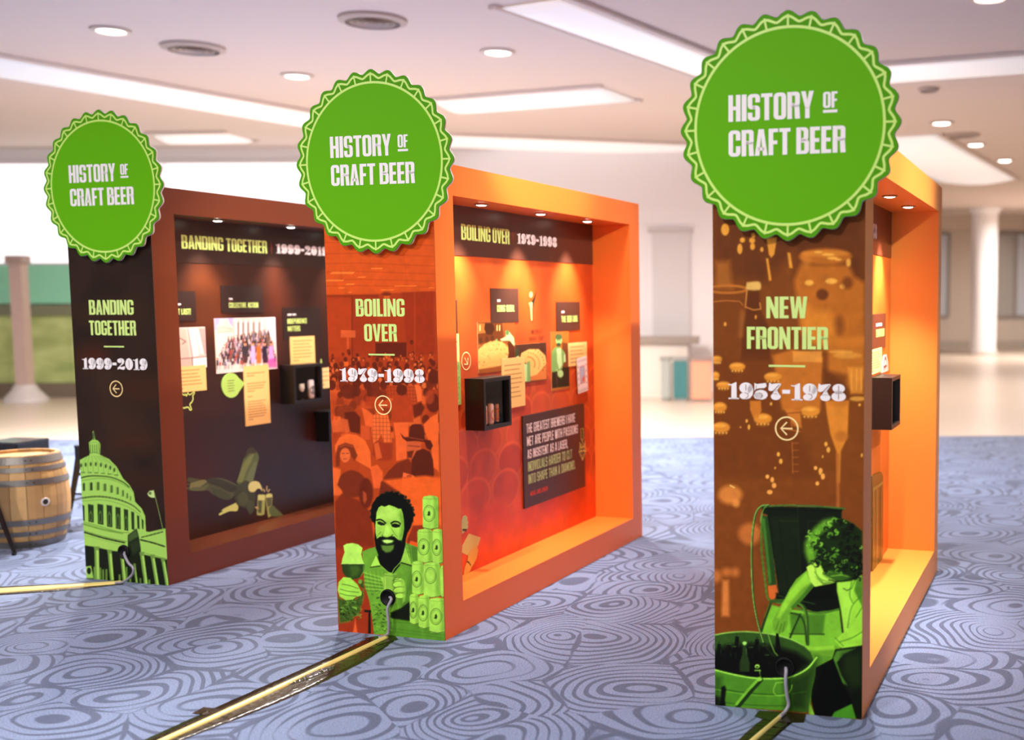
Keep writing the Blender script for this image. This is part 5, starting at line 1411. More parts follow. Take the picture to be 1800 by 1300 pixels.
c.ell(815, 665, 34, 54, (150, 192, 116), 1); c.ell(812, 630, 38, 32, (84, 104, 60), 1); c.ell(812, 716, 24, 20, (62, 74, 44), 1); c.ell(802, 668, 5, 4, (50, 60, 36), 1); c.ell(826, 668, 5, 4, (50, 60, 36), 1)
c.ell(832, 1030, 32, 42, (176, 216, 140), 1); c.line([(790, 985), (820, 1030)], 20, (170, 210, 136), 1); c.poly([(870, 830), (885, 810), (890, 900), (868, 900)], (204, 232, 170), 1); c.line([(800, 1060), (850, 1090)], 5, (90, 120, 66), .8)
c.line([(785, 1020), (800, 1180)], 5, (200, 120, 50), .8)
card(mid, ph, 1.880, 1.142, 2.158, 1.536, 'photo_print', .003, 'green tinted photograph of a seated person in a jacket')
card(mid, note(2.140, 1.290, 2.452, 1.452, 5, seed=3), 2.140, 1.290, 2.452, 1.452, 'caption_card', .004, 'cream caption card with five lines of small text')
card(mid, note(1.19, 1.08, 1.49, 1.392, 9, seed=4), 1.19, 1.08, 1.49, 1.392, 'caption_card', .0055, 'cream caption card partly behind the display case')
card(mid, note(.60, 1.28, .700, 1.56, 6, (232, 214, 130), 8), .60, 1.28, .700, 1.56, 'caption_card', .004, 'pale card at the near edge of the recess')
card(mid, DKB, .40, 1.545, .690, 1.750, 'caption_card', .003, 'dark brown card beside the near stile')
ph = Canvas(.60, 1.155, .706, 1.40, .0042, (150, 186, 104), S1)
for k in range(90): ph.ell(0, 0, 0, 0, (0, 0, 0), 0) if False else ph.poly([(a, b), (a + .012, b), (a + .010, b + .014)], NR.choice([(70, 100, 44), (206, 226, 150), (110, 150, 74)]), .7, raw=True) if [a := NR.uniform(.605, .69), b := NR.uniform(1.16, 1.39)] else None
card(mid, ph, .60, 1.155, .706, 1.40, 'photo_print', .005, 'pale green photograph at the near edge of the recess')
arrow(mid, .778, 1.400, 'side', US + .0014, .050, rot=PI * .72)

# tilted playing-card print
t_ = -.13
pc = Canvas(-.085, -.125, .085, .125, .0042, (236, 226, 222))
for k in range(5):
    for z_ in (.105, -.105): pc.poly([(-.066 + k * .032, z_ - .011), (-.056 + k * .032, z_ - .011), (-.061 + k * .032, z_ + .011)], (60, 34, 24), 1, raw=True)
for k in range(4):
    for x_ in (-.068, .066): pc.poly([(x_ - .005, -.07 + k * .042), (x_ + .005, -.07 + k * .042), (x_, -.052 + k * .042)], (60, 34, 24), 1, raw=True)
pc.poly([(-.042, -.062), (.042, -.062), (.042, .062), (-.042, .062)], (190, 80, 60), 1, raw=True); pc.poly([(-.038, -.058), (.038, -.058), (.038, .058), (-.038, .058)], (176, 184, 206), 1, raw=True); pc.poly([(-.02, -.05), (.034, -.05), (.030, -.01), (.0, -.02)], (216, 116, 80), 1, raw=True)
pco = MB().box(-.002, -.085, -.125, .002, .085, .125).build('playing_card', mat('card_core', (210, 170, 110)), mid)
pco.location = (US + .009, 2.352, 1.222); pco.rotation_euler = (-t_ - .05, 0, 0)
pco['label'] = 'white oversized playing card print, tilted'
pc.build('printed_sheet', 'side', .0026, FP, pco)

# quotation board
qb = MB().box(US + .0004, 1.440, .420, US + .012, 2.372, 1.016).build('quote_board', mat('quote_board_brown', (58, 28, 22), rough=.4), mid)
qb['label'] = 'dark brown board with a quotation in five lines'
QC = (900, 690, 6.193)
S1q = lambda x, y: side(1, x, y, DEP - .012)
ink_pink = mat('pinkish_white_ink', (240, 222, 218), rough=.45); ink_sage = mat('sage_ink', (178, 200, 132), rough=.45); ink_red = mat('red_ink', (216, 62, 36), rough=.45)
for words, tl, br, mi in (('THE GREATEST BREWERS I HAVE', (155, 340), (686, 316), ink_pink), ('MET ARE PEOPLE WITH PASSIONS', (160, 480), (716, 438), ink_pink), ('AS INSISTENT AS A LASER,', (166, 622), (606, 596), ink_pink),
                          ('INDIVIDUALS HARDER TO CUT', (172, 755), (654, 712), ink_sage), ('INTO SHAPE THAN A DIAMOND.', (177, 893), (688, 826), ink_sage), ('- MICHAEL JAMES JACKSON', (188, 1082), (386, 1060), ink_red)):
    a = S1q(QC[0] + tl[0] / QC[2], QC[1] + tl[1] / QC[2]); b = S1q(QC[0] + br[0] / QC[2], QC[1] + br[1] / QC[2])
    text(words, (a[0], b[1], b[0], a[1]), 'side', US + .0128, mi, qb, gap=.75, heavy=(1.3, 1.15))
dm = MB()
ya = mat('pale_yellow_ink', (248, 236, 130), rough=.45)
DP = [(748, 392), (776, 388), (778, 508), (752, 512)]
line_shape(Tp(S1q, QC, DP), .004, 'side', US + .0128, None, None, '', True, dm)
for L in ([(764, 512), (766, 580)], [(732, 540), (752, 568)], [(734, 572), (752, 582)], [(795, 530), (778, 562)], [(800, 560), (780, 574)]): line_shape(Tp(S1q, QC, L), .0045, 'side', US + .0128, None, None, '', False, dm)
line_shape(Tp(S1q, QC, [(738, 596), (792, 584), (806, 628), (768, 735), (728, 640)]), .0045, 'side', US + .0128, None, None, '', True, dm)
for L in ([(728, 640), (806, 628)], [(738, 596), (752, 636), (768, 735)], [(792, 584), (784, 630), (768, 735)], [(752, 636), (765, 592), (784, 630)]): line_shape(Tp(S1q, QC, L), .004, 'side', US + .0128, None, None, '', False, dm)
dm.build('diamond_symbol', ya, qb)

sb2 = shadow_box(mid, 1, .756, 1.082, 1.000, 1.299, .123, (112, 106, 100), 'case_lining_grey')

# ---- left display, back panel
S0 = lambda x, y: side(0, x, y)
cb1 = Canvas(ST, BOT, BL - ST2, Z1, .0095, (58, 26, 16), S0)
c = cb1
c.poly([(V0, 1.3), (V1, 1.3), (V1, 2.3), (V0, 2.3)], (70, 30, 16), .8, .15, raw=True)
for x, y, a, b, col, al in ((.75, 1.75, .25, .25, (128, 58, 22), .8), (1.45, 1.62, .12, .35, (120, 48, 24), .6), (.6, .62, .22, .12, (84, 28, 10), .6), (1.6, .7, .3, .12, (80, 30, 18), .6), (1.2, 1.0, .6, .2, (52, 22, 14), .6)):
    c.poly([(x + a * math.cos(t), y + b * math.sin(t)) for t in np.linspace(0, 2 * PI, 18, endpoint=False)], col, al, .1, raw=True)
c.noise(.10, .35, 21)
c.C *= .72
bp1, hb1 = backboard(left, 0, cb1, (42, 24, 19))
text('BANDING', (.548, 2.092, S0(391.6, 430)[0], 2.182), 'side', US + .0048, ink_lime, hb1)
text('TOGETHER', (S0(396.6, 430)[0], 2.090, 1.368, 2.180), 'side', US + .0048, ink_lime, hb1)
line_shape([(1.415, 2.09), (1.415, 2.17)], .004, 'side', US + .0046, mat('rust_ink', (170, 60, 30)), hb1, 'divider')
text('1999-2019', (1.462, 2.096, 2.060, 2.166), 'side', US + .0048, ink_white, hb1, fn=fat, gap=.14, slit=mat('header_hairline', (110, 70, 60)))
DB1 = (36, 19, 14)
k1 = card(left, DB1, .885, 1.668, 1.300, 1.855, label='dark caption card reading COLLECTIVE ACTION')
text('COLLECTIVE', (.958, 1.703, 1.128, 1.738), 'side', US + .0048, ink_lime, k1, gap=.7, heavy=(1.35, 1.2)); text('ACTION', (1.145, 1.703, 1.250, 1.738), 'side', US + .0048, ink_lime, k1, gap=.7, heavy=(1.35, 1.2))
text('2006', (.958, 1.757, 1.000, 1.771), 'side', US + .0048, ink_white, k1, fn=fat, gap=.2); line_shape([(.958, 1.747), (.980, 1.747)], .003, 'side', US + .0048, mat('rust_ink', (170, 60, 30)), k1, 'dash')
k2 = card(left, DB1, .30, 1.62, .650, 1.815, label='dark caption card reading AT LAST')
text('AT LAST!', (.470, 1.662, .600, 1.700), 'side', US + .0048, ink_lime, k2, gap=.7, heavy=(1.35, 1.2)); text('1999', (.470, 1.722, .518, 1.736), 'side', US + .0048, ink_white, k2, fn=fat, gap=.2)
k3 = card(left, DB1, 1.51, 1.46, 1.95, 1.70, label='dark caption card reading INDEPENDENCE MATTERS', lift=.003)
text('INDEPENDENCE', (1.560, 1.580, 1.782, 1.617), 'side', US + .0038, ink_lime, k3, gap=.7, heavy=(1.35, 1.2)); text('MATTERS', (1.560, 1.524, 1.700, 1.562), 'side', US + .0038, ink_lime, k3, gap=.7, heavy=(1.35, 1.2))
text('MARCH 2017'[:5], (1.560, 1.640, 1.610, 1.654), 'side', US + .0038, ink_white, k3)
text('2017', (1.618, 1.640, 1.660, 1.654), 'side', US + .0038, ink_white, k3, fn=fat, gap=.2)

gp = Canvas(.812, 1.255, 1.426, 1.632, .0045, (222, 208, 200), S0)
c = gp; c.setcrop(300, 500, 5.0)
c.poly([(380, 290), (545, 290), (545, 380), (380, 400)], (170, 160, 206), 1, .01)
c.poly([(400, 400), (400, 360), (420, 340), (430, 300), (500, 300), (515, 340), (540, 370), (545, 420), (400, 430)], (226, 206, 186), 1); c.line([(400, 385), (470, 375), (540, 392)], 6, (150, 130, 120), .8); c.line([(400, 420), (540, 410)], 6, (170, 150, 136), .8)
for k in range(8): c.line([(408 + k * 17, 392), (408 + k * 17, 412)], 4, (150, 132, 120), .7)
c.poly([(540, 330), (620, 296), (920, 290), (925, 520), (545, 500)], (206, 190, 176), 1, .005)
for x in (570, 612, 655, 700, 750, 800): c.poly([(x - 9, 310), (x + 9, 308), (x + 12, 470), (x - 10, 470)], (244, 232, 222), 1)
for x in (590, 634, 678, 726, 776): c.poly([(x - 10, 330), (x + 9, 328), (x + 9, 450), (x - 10, 450)], (132, 116, 112), .8)
c.poly([(830, 290), (922, 288), (925, 520), (840, 420)], (236, 216, 226), 1, .006)
c.poly([(384, 470), (545, 440), (545, 560), (400, 700)], (228, 212, 200), .8, .01)
c.poly([(400, 690), (930, 660), (932, 730), (640, 745), (402, 775)], (222, 204, 196), 1, .005)
for r_ in range(9):
    for k in range(26 - r_):
        f = r_ / 8.0
        x = 412 + k * 20.0 + r_ * 12 + NR.uniform(-5, 5) ; y = 690 - r_ * 25 - k * 1.2 + NR.uniform(-5, 5) - (k * 3.0 * f)
        if x > 915 or y < 420: continue
        s_ = 1.0 - .35 * f
        c.poly([(x - 9 * s_, y + 20), (x - 8 * s_, y - 30 * s_), (x + 8 * s_, y - 30 * s_), (x + 9 * s_, y + 20)], NR.choice([(40, 36, 48), (52, 44, 56), (84, 84, 112), (200, 190, 190), (150, 70, 60), (96, 70, 60), (170, 140, 160)]), .95)
        c.ell(x, y - 38 * s_, 6.5 * s_, 8.5 * s_, NR.choice([(214, 140, 100), (196, 118, 84), (150, 88, 60)]), 1)
        c.ell(x, y - 43 * s_, 6.5 * s_, 5 * s_, NR.choice([(70, 40, 26), (120, 74, 40), (40, 28, 24)]), .9)
        if r_ == 0: c.line([(x - 4, y + 18), (x - 4, y + 50)], 7, NR.choice([(40, 36, 50), (200, 140, 110), (220, 210, 200)]), .9)
for x, col, h in ((650, (60, 52, 56), 1), (720, (196, 170, 220), 1), (770, (220, 110, 50), 1), (822, (44, 36, 54), 1.05), (878, (220, 150, 210), 1.15)):
    c.poly([(x - 20, 640), (x - 16, 540), (x + 16, 540), (x + 22, 640)], col, 1); c.poly([(x - 20, 625), (x + 22, 625), (x + 20 * h, 690), (x - 16, 690)], (min(255, col[0] + 20), col[1], col[2]), 1); c.line([(x - 7, 690), (x - 7, 722)], 8, (220, 160, 120), 1); c.line([(x + 8, 690), (x + 8, 720)], 8, (220, 160, 120), 1)
    c.ell(x, 520, 13, 17, (220, 150, 110), 1); c.ell(x, 508, 14, 10, (90, 54, 34), 1)
c.poly([(846, 660), (925, 640), (930, 728), (850, 730)], (206, 70, 160), .7, .004)
card(left, gp, .812, 1.255, 1.426, 1.632, 'photo_print', .004, 'large colour photograph of a group on steps')
ph = Canvas(.40, 1.305, .726, 1.578, .0045, (214, 190, 180), S0)
c = ph; c.setcrop(300, 500, 5.0)
c.poly([(70, 385), (130, 390), (160, 640), (80, 650)], (206, 176, 160), 1); c.poly([(150, 385), (240, 382), (300, 600), (190, 640)], (238, 220, 214), 1, .004); c.poly([(240, 384), (310, 382), (325, 640), (290, 600)], (190, 156, 150), 1, .004); c.line([(150, 390), (190, 640)], 12, (140, 108, 100), .7, .004); c.line([(205, 400), (235, 500), (255, 620)], 9, (170, 140, 132), .6, .004, True)
c.line([(80, 470), (130, 500), (100, 520)], 10, (110, 80, 76), .8, .003); c.line([(60, 655), (320, 632)], 9, (120, 92, 84), .9); c.poly([(60, 660), (180, 650), (190, 720), (60, 725)], (200, 170, 156), 1); c.poly([(195, 648), (320, 636), (326, 730), (195, 720)], (244, 232, 226), 1); c.line([(186, 650), (192, 720)], 8, (70, 50, 46), .9)
card(left, ph, .40, 1.305, .726, 1.578, 'photo_print', .003, 'pale photograph of light columns at the near edge')
card(left, note(.40, 1.152, .712, 1.322, 6, seed=12), .40, 1.152, .712, 1.322, 'caption_card', .0055, 'cream caption card under the pale column photograph')
card(left, note(1.072, .866, 1.330, 1.290, 19, seed=13, gaps=(2, 3, 8, 10)), 1.072, .866, 1.330, 1.290, 'caption_card', .0065, 'tall cream caption card under the group photograph')
card(left, note(1.578, 1.274, 1.862, 1.482, 7, seed=14), 1.578, 1.274, 1.862, 1.482, 'caption_card', .005, 'cream caption card above the display case')
card(left, note(1.915, 1.07, 2.09, 1.23, 4, (236, 206, 140), seed=15), 1.915, 1.07, 2.09, 1.23, 'caption_card', .005, 'small cream card right of the display case')
# green speech-bubble disc
gcx, gcz, gr = S0(405, 677)[0], S0(405, 677)[1], .086
P = [(gcx + gr * math.cos(t) * 1.05, gcz + gr * math.sin(t)) for t in np.linspace(.6, 2 * PI - .6, 26)]
gd = MB().prism([(v, z) for v, z in P] + [(1.078, gcz + .004)], US, US + .008, 'x').build('speech_disc', mat('print_lime_card', (166, 206, 96), rough=.45), left)
gd['label'] = 'round lime green caption disc with a point'
tl = MB()
for k in range(5): line_shape([(gcx - .035, gcz + .034 - k * .018), (gcx + .03 - .006 * (k % 2), gcz + .034 - k * .018)], .004, 'side', US + .0086, None, None, '', False, tl)
tl.build('lettering', mat('dark_small_print', (92, 92, 44), rough=.5), gd)
# outline map
mp_ = MB()
line_shape(spline(Tp(S0, (300, 500, 5.0), [(100, 958), (120, 972), (128, 960), (138, 980), (150, 950), (165, 968), (205, 942), (205, 960), (192, 975), (196, 1000), (186, 1030), (168, 1050), (176, 1078), (182, 1098), (166, 1100), (158, 1080), (136, 1078), (120, 1084), (104, 1080)]), 3), .008, 'side', US + .0012, None, None, '', False, mp_)
mp_.build('map_outline', mat('map_ink', (214, 236, 120), rough=.45), left)
text('A', (1.925, 1.262, 1.948, 1.298), 'side', US + .0012, ink_lime, left)

# eagle with clinking glasses: built from flat cut shapes
EK = (330, 770, 8.126)
def eag(pts, lift, rgb, nm, sm=True):
    q = Tp(S0, EK, pts)
    if sm: q = spline(q + [q[0]], 4)[:-1]
    return flat_poly(q, US + lift, mat('eagle_ink_%d_%d_%d' % rgb, rgb, rough=.5), left, nm)
eag([(10, 555), (120, 575), (240, 590), (340, 570), (480, 570), (600, 610), (700, 660), (760, 690), (740, 780), (680, 800), (620, 860), (560, 880), (470, 860), (360, 800), (280, 745), (150, 755), (20, 740), (-40, 700), (60, 690), (-30, 650), (40, 640), (-10, 600)], .0008, (76, 88, 56), 'print_wing')
eag([(240, 590), (340, 572), (480, 590), (600, 640), (720, 700), (640, 770), (540, 740), (450, 690), (330, 650)], .0013, (46, 56, 38), 'print_wing_shade')
eag([(40, 640), (180, 600), (290, 590), (240, 650), (150, 700), (30, 720)], .0012, (128, 140, 84), 'print_wing_tip')
eag([(60, 700), (200, 690), (300, 650), (250, 735), (150, 750), (30, 742)], .0016, (96, 112, 68), 'print_wing_tip')
eag([(330, 700), (480, 740), (620, 830), (570, 875), (470, 855), (370, 800)], .0014, (62, 78, 50), 'print_wing_shade')
eag([(694, 630), (740, 500), (770, 380), (800, 290), (830, 220), (870, 140), (930, 135), (985, 190), (1015, 270), (1000, 350), (970, 450), (945, 560), (930, 640), (860, 680), (760, 680)], .0008, (88, 108, 60), 'print_wing')
eag([(700, 620), (770, 420), (840, 300), (940, 220), (900, 340), (830, 470), (780, 620)], .0013, (116, 136, 76), 'print_wing_tip')
eag([(830, 600), (880, 470), (960, 330), (985, 380), (940, 560), (900, 640)], .0014, (104, 128, 84), 'print_wing_tip')
eag([(800, 290), (860, 145), (930, 135), (985, 190), (960, 210), (880, 220), (830, 270)], .0016, (58, 58, 34), 'print_wing_shade')
eag([(740, 660), (830, 600), (900, 650), (960, 760), (960, 900), (930, 1040), (880, 1090), (840, 1010), (740, 970), (690, 930), (660, 800), (690, 730)], .0019, (54, 68, 44), 'print_body')
eag([(850, 880), (940, 900), (940, 1020), (885, 1085), (845, 1000)], .0023, (66, 84, 56), 'print_leg')
eag([(700, 840), (790, 760), (860, 840), (830, 960), (740, 950)], .0022, (72, 88, 54), 'print_body_light')
eag([(860, 690), (880, 640), (940, 612), (1005, 622), (1040, 670), (1062, 735), (1055, 752), (1030, 722), (990, 722), (950, 762), (900, 766), (870, 742)], .0026, (220, 232, 148), 'print_head')
eag([(690, 918), (716, 960), (716, 1010), (690, 1040), (600, 1040), (500, 1080), (452, 1100), (445, 1075), (500, 1040), (478, 1032), (520, 1000), (600, 960)], .0016, (206, 228, 130), 'print_tail')
eag([(998, 815), (1020, 800), (1100, 805), (1108, 840), (1092, 1085), (1050, 1102), (990, 1096), (985, 1080)], .0014, (170, 194, 112), 'print_glass', False)
eag([(1002, 880), (1060, 890), (1050, 1070), (1000, 1060)], .0018, (84, 100, 62), 'print_beer', False)
eag([(1000, 812), (1100, 806), (1100, 880), (1004, 886)], .0020, (214, 234, 144), 'print_foam', False)
eag([(1110, 810), (1150, 788), (1200, 792), (1210, 830), (1196, 980), (1200, 1100), (1160, 1130), (1146, 1128), (1120, 960)], .0014, (160, 184, 106), 'print_glass', False)
eag([(1118, 850), (1200, 845), (1190, 960), (1140, 980)], .0018, (90, 104, 70), 'print_beer', False)
eag([(1112, 812), (1150, 788), (1198, 792), (1208, 834), (1116, 850)], .0020, (214, 234, 144), 'print_foam', False)
eag([(1160, 990), (1210, 958), (1250, 990), (1290, 1030), (1360, 1100), (1280, 1112), (1200, 1110), (1160, 1060)], .0022, (92, 118, 74), 'print_hand')
sp_ = MB()
for L in ([(1080, 722), (1096, 765)], [(1130, 680), (1124, 752)], [(1168, 728), (1142, 766)]): line_shape(Tp(S0, EK, L), .0075, 'side', US + .0015, None, None, '', False, sp_)
sp_.build('print_spark', mat('spark_ink', (238, 224, 160), rough=.45), left)
eag([(950, 980), (990, 975), (1010, 1000), (985, 1010)], .0024, (206, 190, 130), 'print_talon')

sb1 = shadow_box(left, 0, 1.455, 1.785, .992, 1.279, .123, (128, 112, 92), 'case_lining_taupe')
lb = MB().box(US, 1.84, .668, US + .125, 2.20, .872).box(US, 1.83, .872, US + .135, 2.21, .902).build('ledge_box', black_lam, left)
lb['label'] = 'plain black ledge box under the display case'

# ---- right display, back panel (only a sliver shows)
S2 = lambda x, y: side(2, x, y)
cb3 = Canvas(ST, BOT, BL - ST2, Z1, .0125, (214, 104, 34), S2)
c = cb3; c.noise(.10, .5, 31)
for k in range(10): c.line([(NR.uniform(.4, 2.5), .3), (NR.uniform(.4, 2.5), 1.0)], .03, (190, 84, 26), .4, .02, raw=True)
c.line([(1.2, .95), (2.6, .98)], .006, (180, 74, 22), .7, raw=True); c.line([(2.36, .2), (2.36, 1.3)], .008, (190, 84, 26), .8, raw=True)
bp3, hb3 = backboard(rgt, 2, cb3, (86, 38, 20))
text('NEW', (.76, 2.092, .94, 2.182), 'side', US + .0048, ink_lime, hb3); text('FRONTIER', (.98, 2.092, 1.36, 2.182), 'side', US + .0048, ink_lime, hb3)
text('1957-1978', (1.43, 2.090, 2.02, 2.175), 'side', US + .0048, ink_white, hb3, fn=fat, gap=.14, slit=mat('header_hairline', (110, 70, 60)))
a0, a1 = S2(1536, 552), S2(1555.6, 610)
k1 = card(rgt, (96, 40, 20), a0[0] - .25, a1[1], a1[0], a0[1], label='brown caption card beside the display case')
b0, b1 = S2(1538.5, 579), S2(1553, 590)
text('UNITED', (b0[0], b1[1] - .0, b1[0], b0[1]), 'side', US + .0048, ink_lime, k1)
b2, b3 = S2(1538, 568), S2(1549, 572.5)
text('1978', (b2[0], b3[1] - .0, b3[0], b2[1]), 'side', US + .0048, ink_white, k1, fn=fat)
n0, n1 = S2(1536, 613), S2(1548.5, 652)
card(rgt, note(n0[0] - .15, n1[1], n1[0], n0[1], 8, (236, 208, 140), seed=17), n0[0] - .15, n1[1], n1[0], n0[1], 'caption_card', .005, 'cream note above the display case')
g0, g1 = S2(1549, 655), S2(1560, 622)
w_ = g1[0] - g0[0]; h_ = g1[1] - g0[1]
gm = MB(); gx = (g0[0] + g1[0]) / 2
gm.prism([(gx + w_ * .5 * a, g0[1] + h_ * b) for a, b in ((-1, 0), (1, 0), (.95, .5), (.6, .75), (.35, 1), (-.35, 1), (-.6, .75), (-.95, .5))], US, US + .006, 'x')
go = gm.build('figure_print', mat('figure_white', (232, 222, 214), rough=.45), rgt); go['label'] = 'small white cut out figure print'
gl = MB()
for L in ([(-.6, .05), (-.5, .5), (-.25, .75), (0, .8), (.3, .7), (.55, .45), (.6, .05)], [(-.2, .1), (-.1, .5), (.1, .1)], [(-.2, .86), (.2, .86)], [(-.45, .3), (.4, .35)]):
    line_shape([(gx + w_ * .5 * a, g0[1] + h_ * b) for a, b in L], .012, 'side', US + .0068, None, None, '', False, gl)
gl.build('line_art', mat('figure_line', (120, 40, 30), rough=.5), go)
shadow_box(rgt, 2, 1.865, 2.200, 1.005, 1.302, .123, (208, 92, 40), 'case_lining_orange')
# dark green bottle print standing along the lower back panel, and the little ledge at its foot
BT = (1490, 780, 2.652)
b_ = Tp(S2, BT, [(106, 152), (122, 140), (150, 130), (158, 150), (158, 520), (150, 548), (108, 592)])
bo = MB().prism(b_, US + .0004, US + .010, 'x').build('cutout_print', mat('bottle_green', (84, 84, 34), rough=.3), rgt); bo['label'] = 'tall olive green printed bottle cut out'
for (p, q, rgb, nm) in (((112, 200), (112, 560), (128, 116, 50), 'a'), ((128, 190), (128, 560), (150, 138, 60), 'b'), ((146, 180), (146, 530), (60, 66, 30), 'c')):
    line_shape(Tp(S2, BT, [p, q]), .035, 'side', US + .0112, mat('bottle_streak_' + nm, rgb, rough=.3), bo, 'streak')
line_shape(Tp(S2, BT, [(108, 215), (156, 178)]), .02, 'side', US + .0118, mat('bottle_streak_b', (150, 138, 60)), bo, 'streak')

# ================================================================== loose things
def in_box(i, u, v, z):
    x, y, th = BOX[i]
    c, s = math.cos(th), math.sin(th)
    return (x + u * c - v * s, y + u * s + v * c, z)

# cans in the middle display's case
def can(loc, rz, label, body, art, r=.033, h=.125, group=None):
    t = empty('beer_can', loc, rz); tag(t, label, 'can', group)
    MB().lathe([(r * .78, 0), (r * .86, .002), (r, .012), (r, h - .014), (r * .84, h - .003)], 28).build('body', body, t, True)
    MB().lathe([(r * .84, h - .003), (r * .80, h), (r * .74, h - .004), (0, h - .004)], 24).build('top', mat('can_aluminium', (205, 205, 210), rough=.25, metal=.9), t)
    MB().box(-.006, -.012, h - .004, .006, .012, h - .002).build('tab', mat('can_aluminium', (205, 205, 210)), t)
    if art:
        for s_ in (0, PI):
            e = MB(); n = 20
            def W(a, b, rr): return (rr * math.cos(a + s_), rr * math.sin(a + s_), h * .45 + b)
            for (ra, rb, k_) in ((.026, .0, 0),):
                e.add([W(ra / r * math.cos(2 * PI * k / n), ra * 1.25 * math.sin(2 * PI * k / n), r + .0006) for k in range(n)] + [W(0, 0, r + .0022)], [(k, (k + 1) % n, n) for k in range(n)])
            e.build('emblem', art[0], t)
            g = MB()
            for k in range(n):
                q = []
                for (kk, ra) in ((k, .027), (k + 1, .027), (k + 1, .024), (k, .024)):
                    q.append(W(ra / r * math.cos(2 * PI * kk / n), ra * 1.25 * math.sin(2 * PI * kk / n), r + .0028))
                g.add(q, [(0, 1, 2, 3)])
            g.build('emblem_ring', art[1], t)
    return t
can_b = mat('can_cream_pink', (232, 206, 200), rough=.35); can_a = (mat('can_peach', (232, 168, 132), rough=.4), mat('can_rust', (176, 70, 40), rough=.4))
uC = US + .070; zf = 1.000 + .0225
thm = BOX[1][2]
can(in_box(1, uC, .815, zf), thm, 'cream and peach can at the left of the middle display case', can_b, can_a)
can(in_box(1, uC + .002, .892, zf), thm + .2, 'cream and peach can between two others in the middle display case', can_b, can_a)
can(in_box(1, uC - .006, .968, zf), thm - .1, 'cream and peach can at the right of the middle display case', can_b, can_a)
# left display's case: orange tin, glassware, silver can
zf = .992 + .0225; thl = BOX[0][2]
t = can(in_box(0, US + .075, 1.500, zf), thl, 'tall orange red tin at the left of the far display case', mat('tin_orange_red', (226, 96, 70), rough=.4), None, .021, .175)
MB().lathe([(.0215, .03), (.0218, .031), (.0218, .05), (.0215, .051)], 24).build('label_band', mat('tin_band', (240, 200, 180), rough=.4), t, True)
can(in_box(0, US + .066, 1.690, zf), thl, 'silver white can at the right of the far display case', mat('can_silver_white', (214, 214, 212), rough=.3), (mat('can_grey_print', (120, 122, 118), rough=.4), mat('can_dark_print', (70, 72, 70), rough=.4)), .040, .145)
t = empty('beer_glass', in_box(0, US + .07, 1.585, zf), thl); tag(t, 'clear stemmed glass between tin and can in the far display case', 'glass')
gmt = mat('pale_glassware', (196, 196, 176), rough=.12, spec=.8)
MB().lathe([(0, .0), (.028, .002), (.028, .005), (.005, .010), (.005, .038), (.024, .055), (.034, .085), (.032, .120), (.030, .120), (.031, .086), (.020, .058), (0, .046)], 24).build('bowl', gmt, t, True)
t = empty('tasting_paddle', in_box(0, US + .028, 1.60, zf), thl); tag(t, 'thin wire stand behind the glass in the far display case', 'stand')
wm = mat('wire_grey', (150, 140, 120), rough=.4, metal=.5)
MB().tube([(0, -.02, 0), (0, .0, .17), (0, .02, 0)], .0012, 6).build('wire', wm, t)
MB().box(-.01, -.03, 0, .008, .03, .004).build('foot', wm, t)

# cables out of the grommets
cable_m = mat('grey_cable', (150, 146, 160), rough=.4)
def cable(i, pts, label):
    """pts: (u, stand-off in front of panel, z) in the display's frame"""
    P = [in_box(i, u, -o, z) for u, o, z in pts]
    S_ = spline(P, 8)
    t = MB().tube(S_, .0075, 8)
    A = t.build('power_cable', cable_m, None, True)
    tag(A, label, 'cable')
def fp_(i, px, py, off): return front(i, px, py, off)
def path(i, L):
    return [(*(lambda q: (q[0], o, q[1]))(fp_(i, x, y, o)),) for x, y, o in L]
cable(2, path(2, [(1381, 1172, -.004), (1382, 1178, .022), (1381, 1195, .034), (1383, 1220, .030), (1386, 1238, .022)]) + [(.318, .04, .012), (.312, .085, .010)], 'grey cable hanging from the grommet of the nearest display')
cable(1, path(1, [(684, 1048, -.004), (688, 1053, .022), (681, 1070, .034), (683, 1092, .032), (683, 1110, .022)]) + [(.312, .035, .012), (.300, .08, .010)], 'grey cable hanging from the grommet of the orange display')
cable(0, path(0, [(220, 969, -.004), (219, 975, .025), (226, 989, .05), (234, 998, .07), (232, 1010, .06)]) + [(.335, .05, .012), (.30, .08, .010)], 'looping cable from the grommet of the leftmost display')

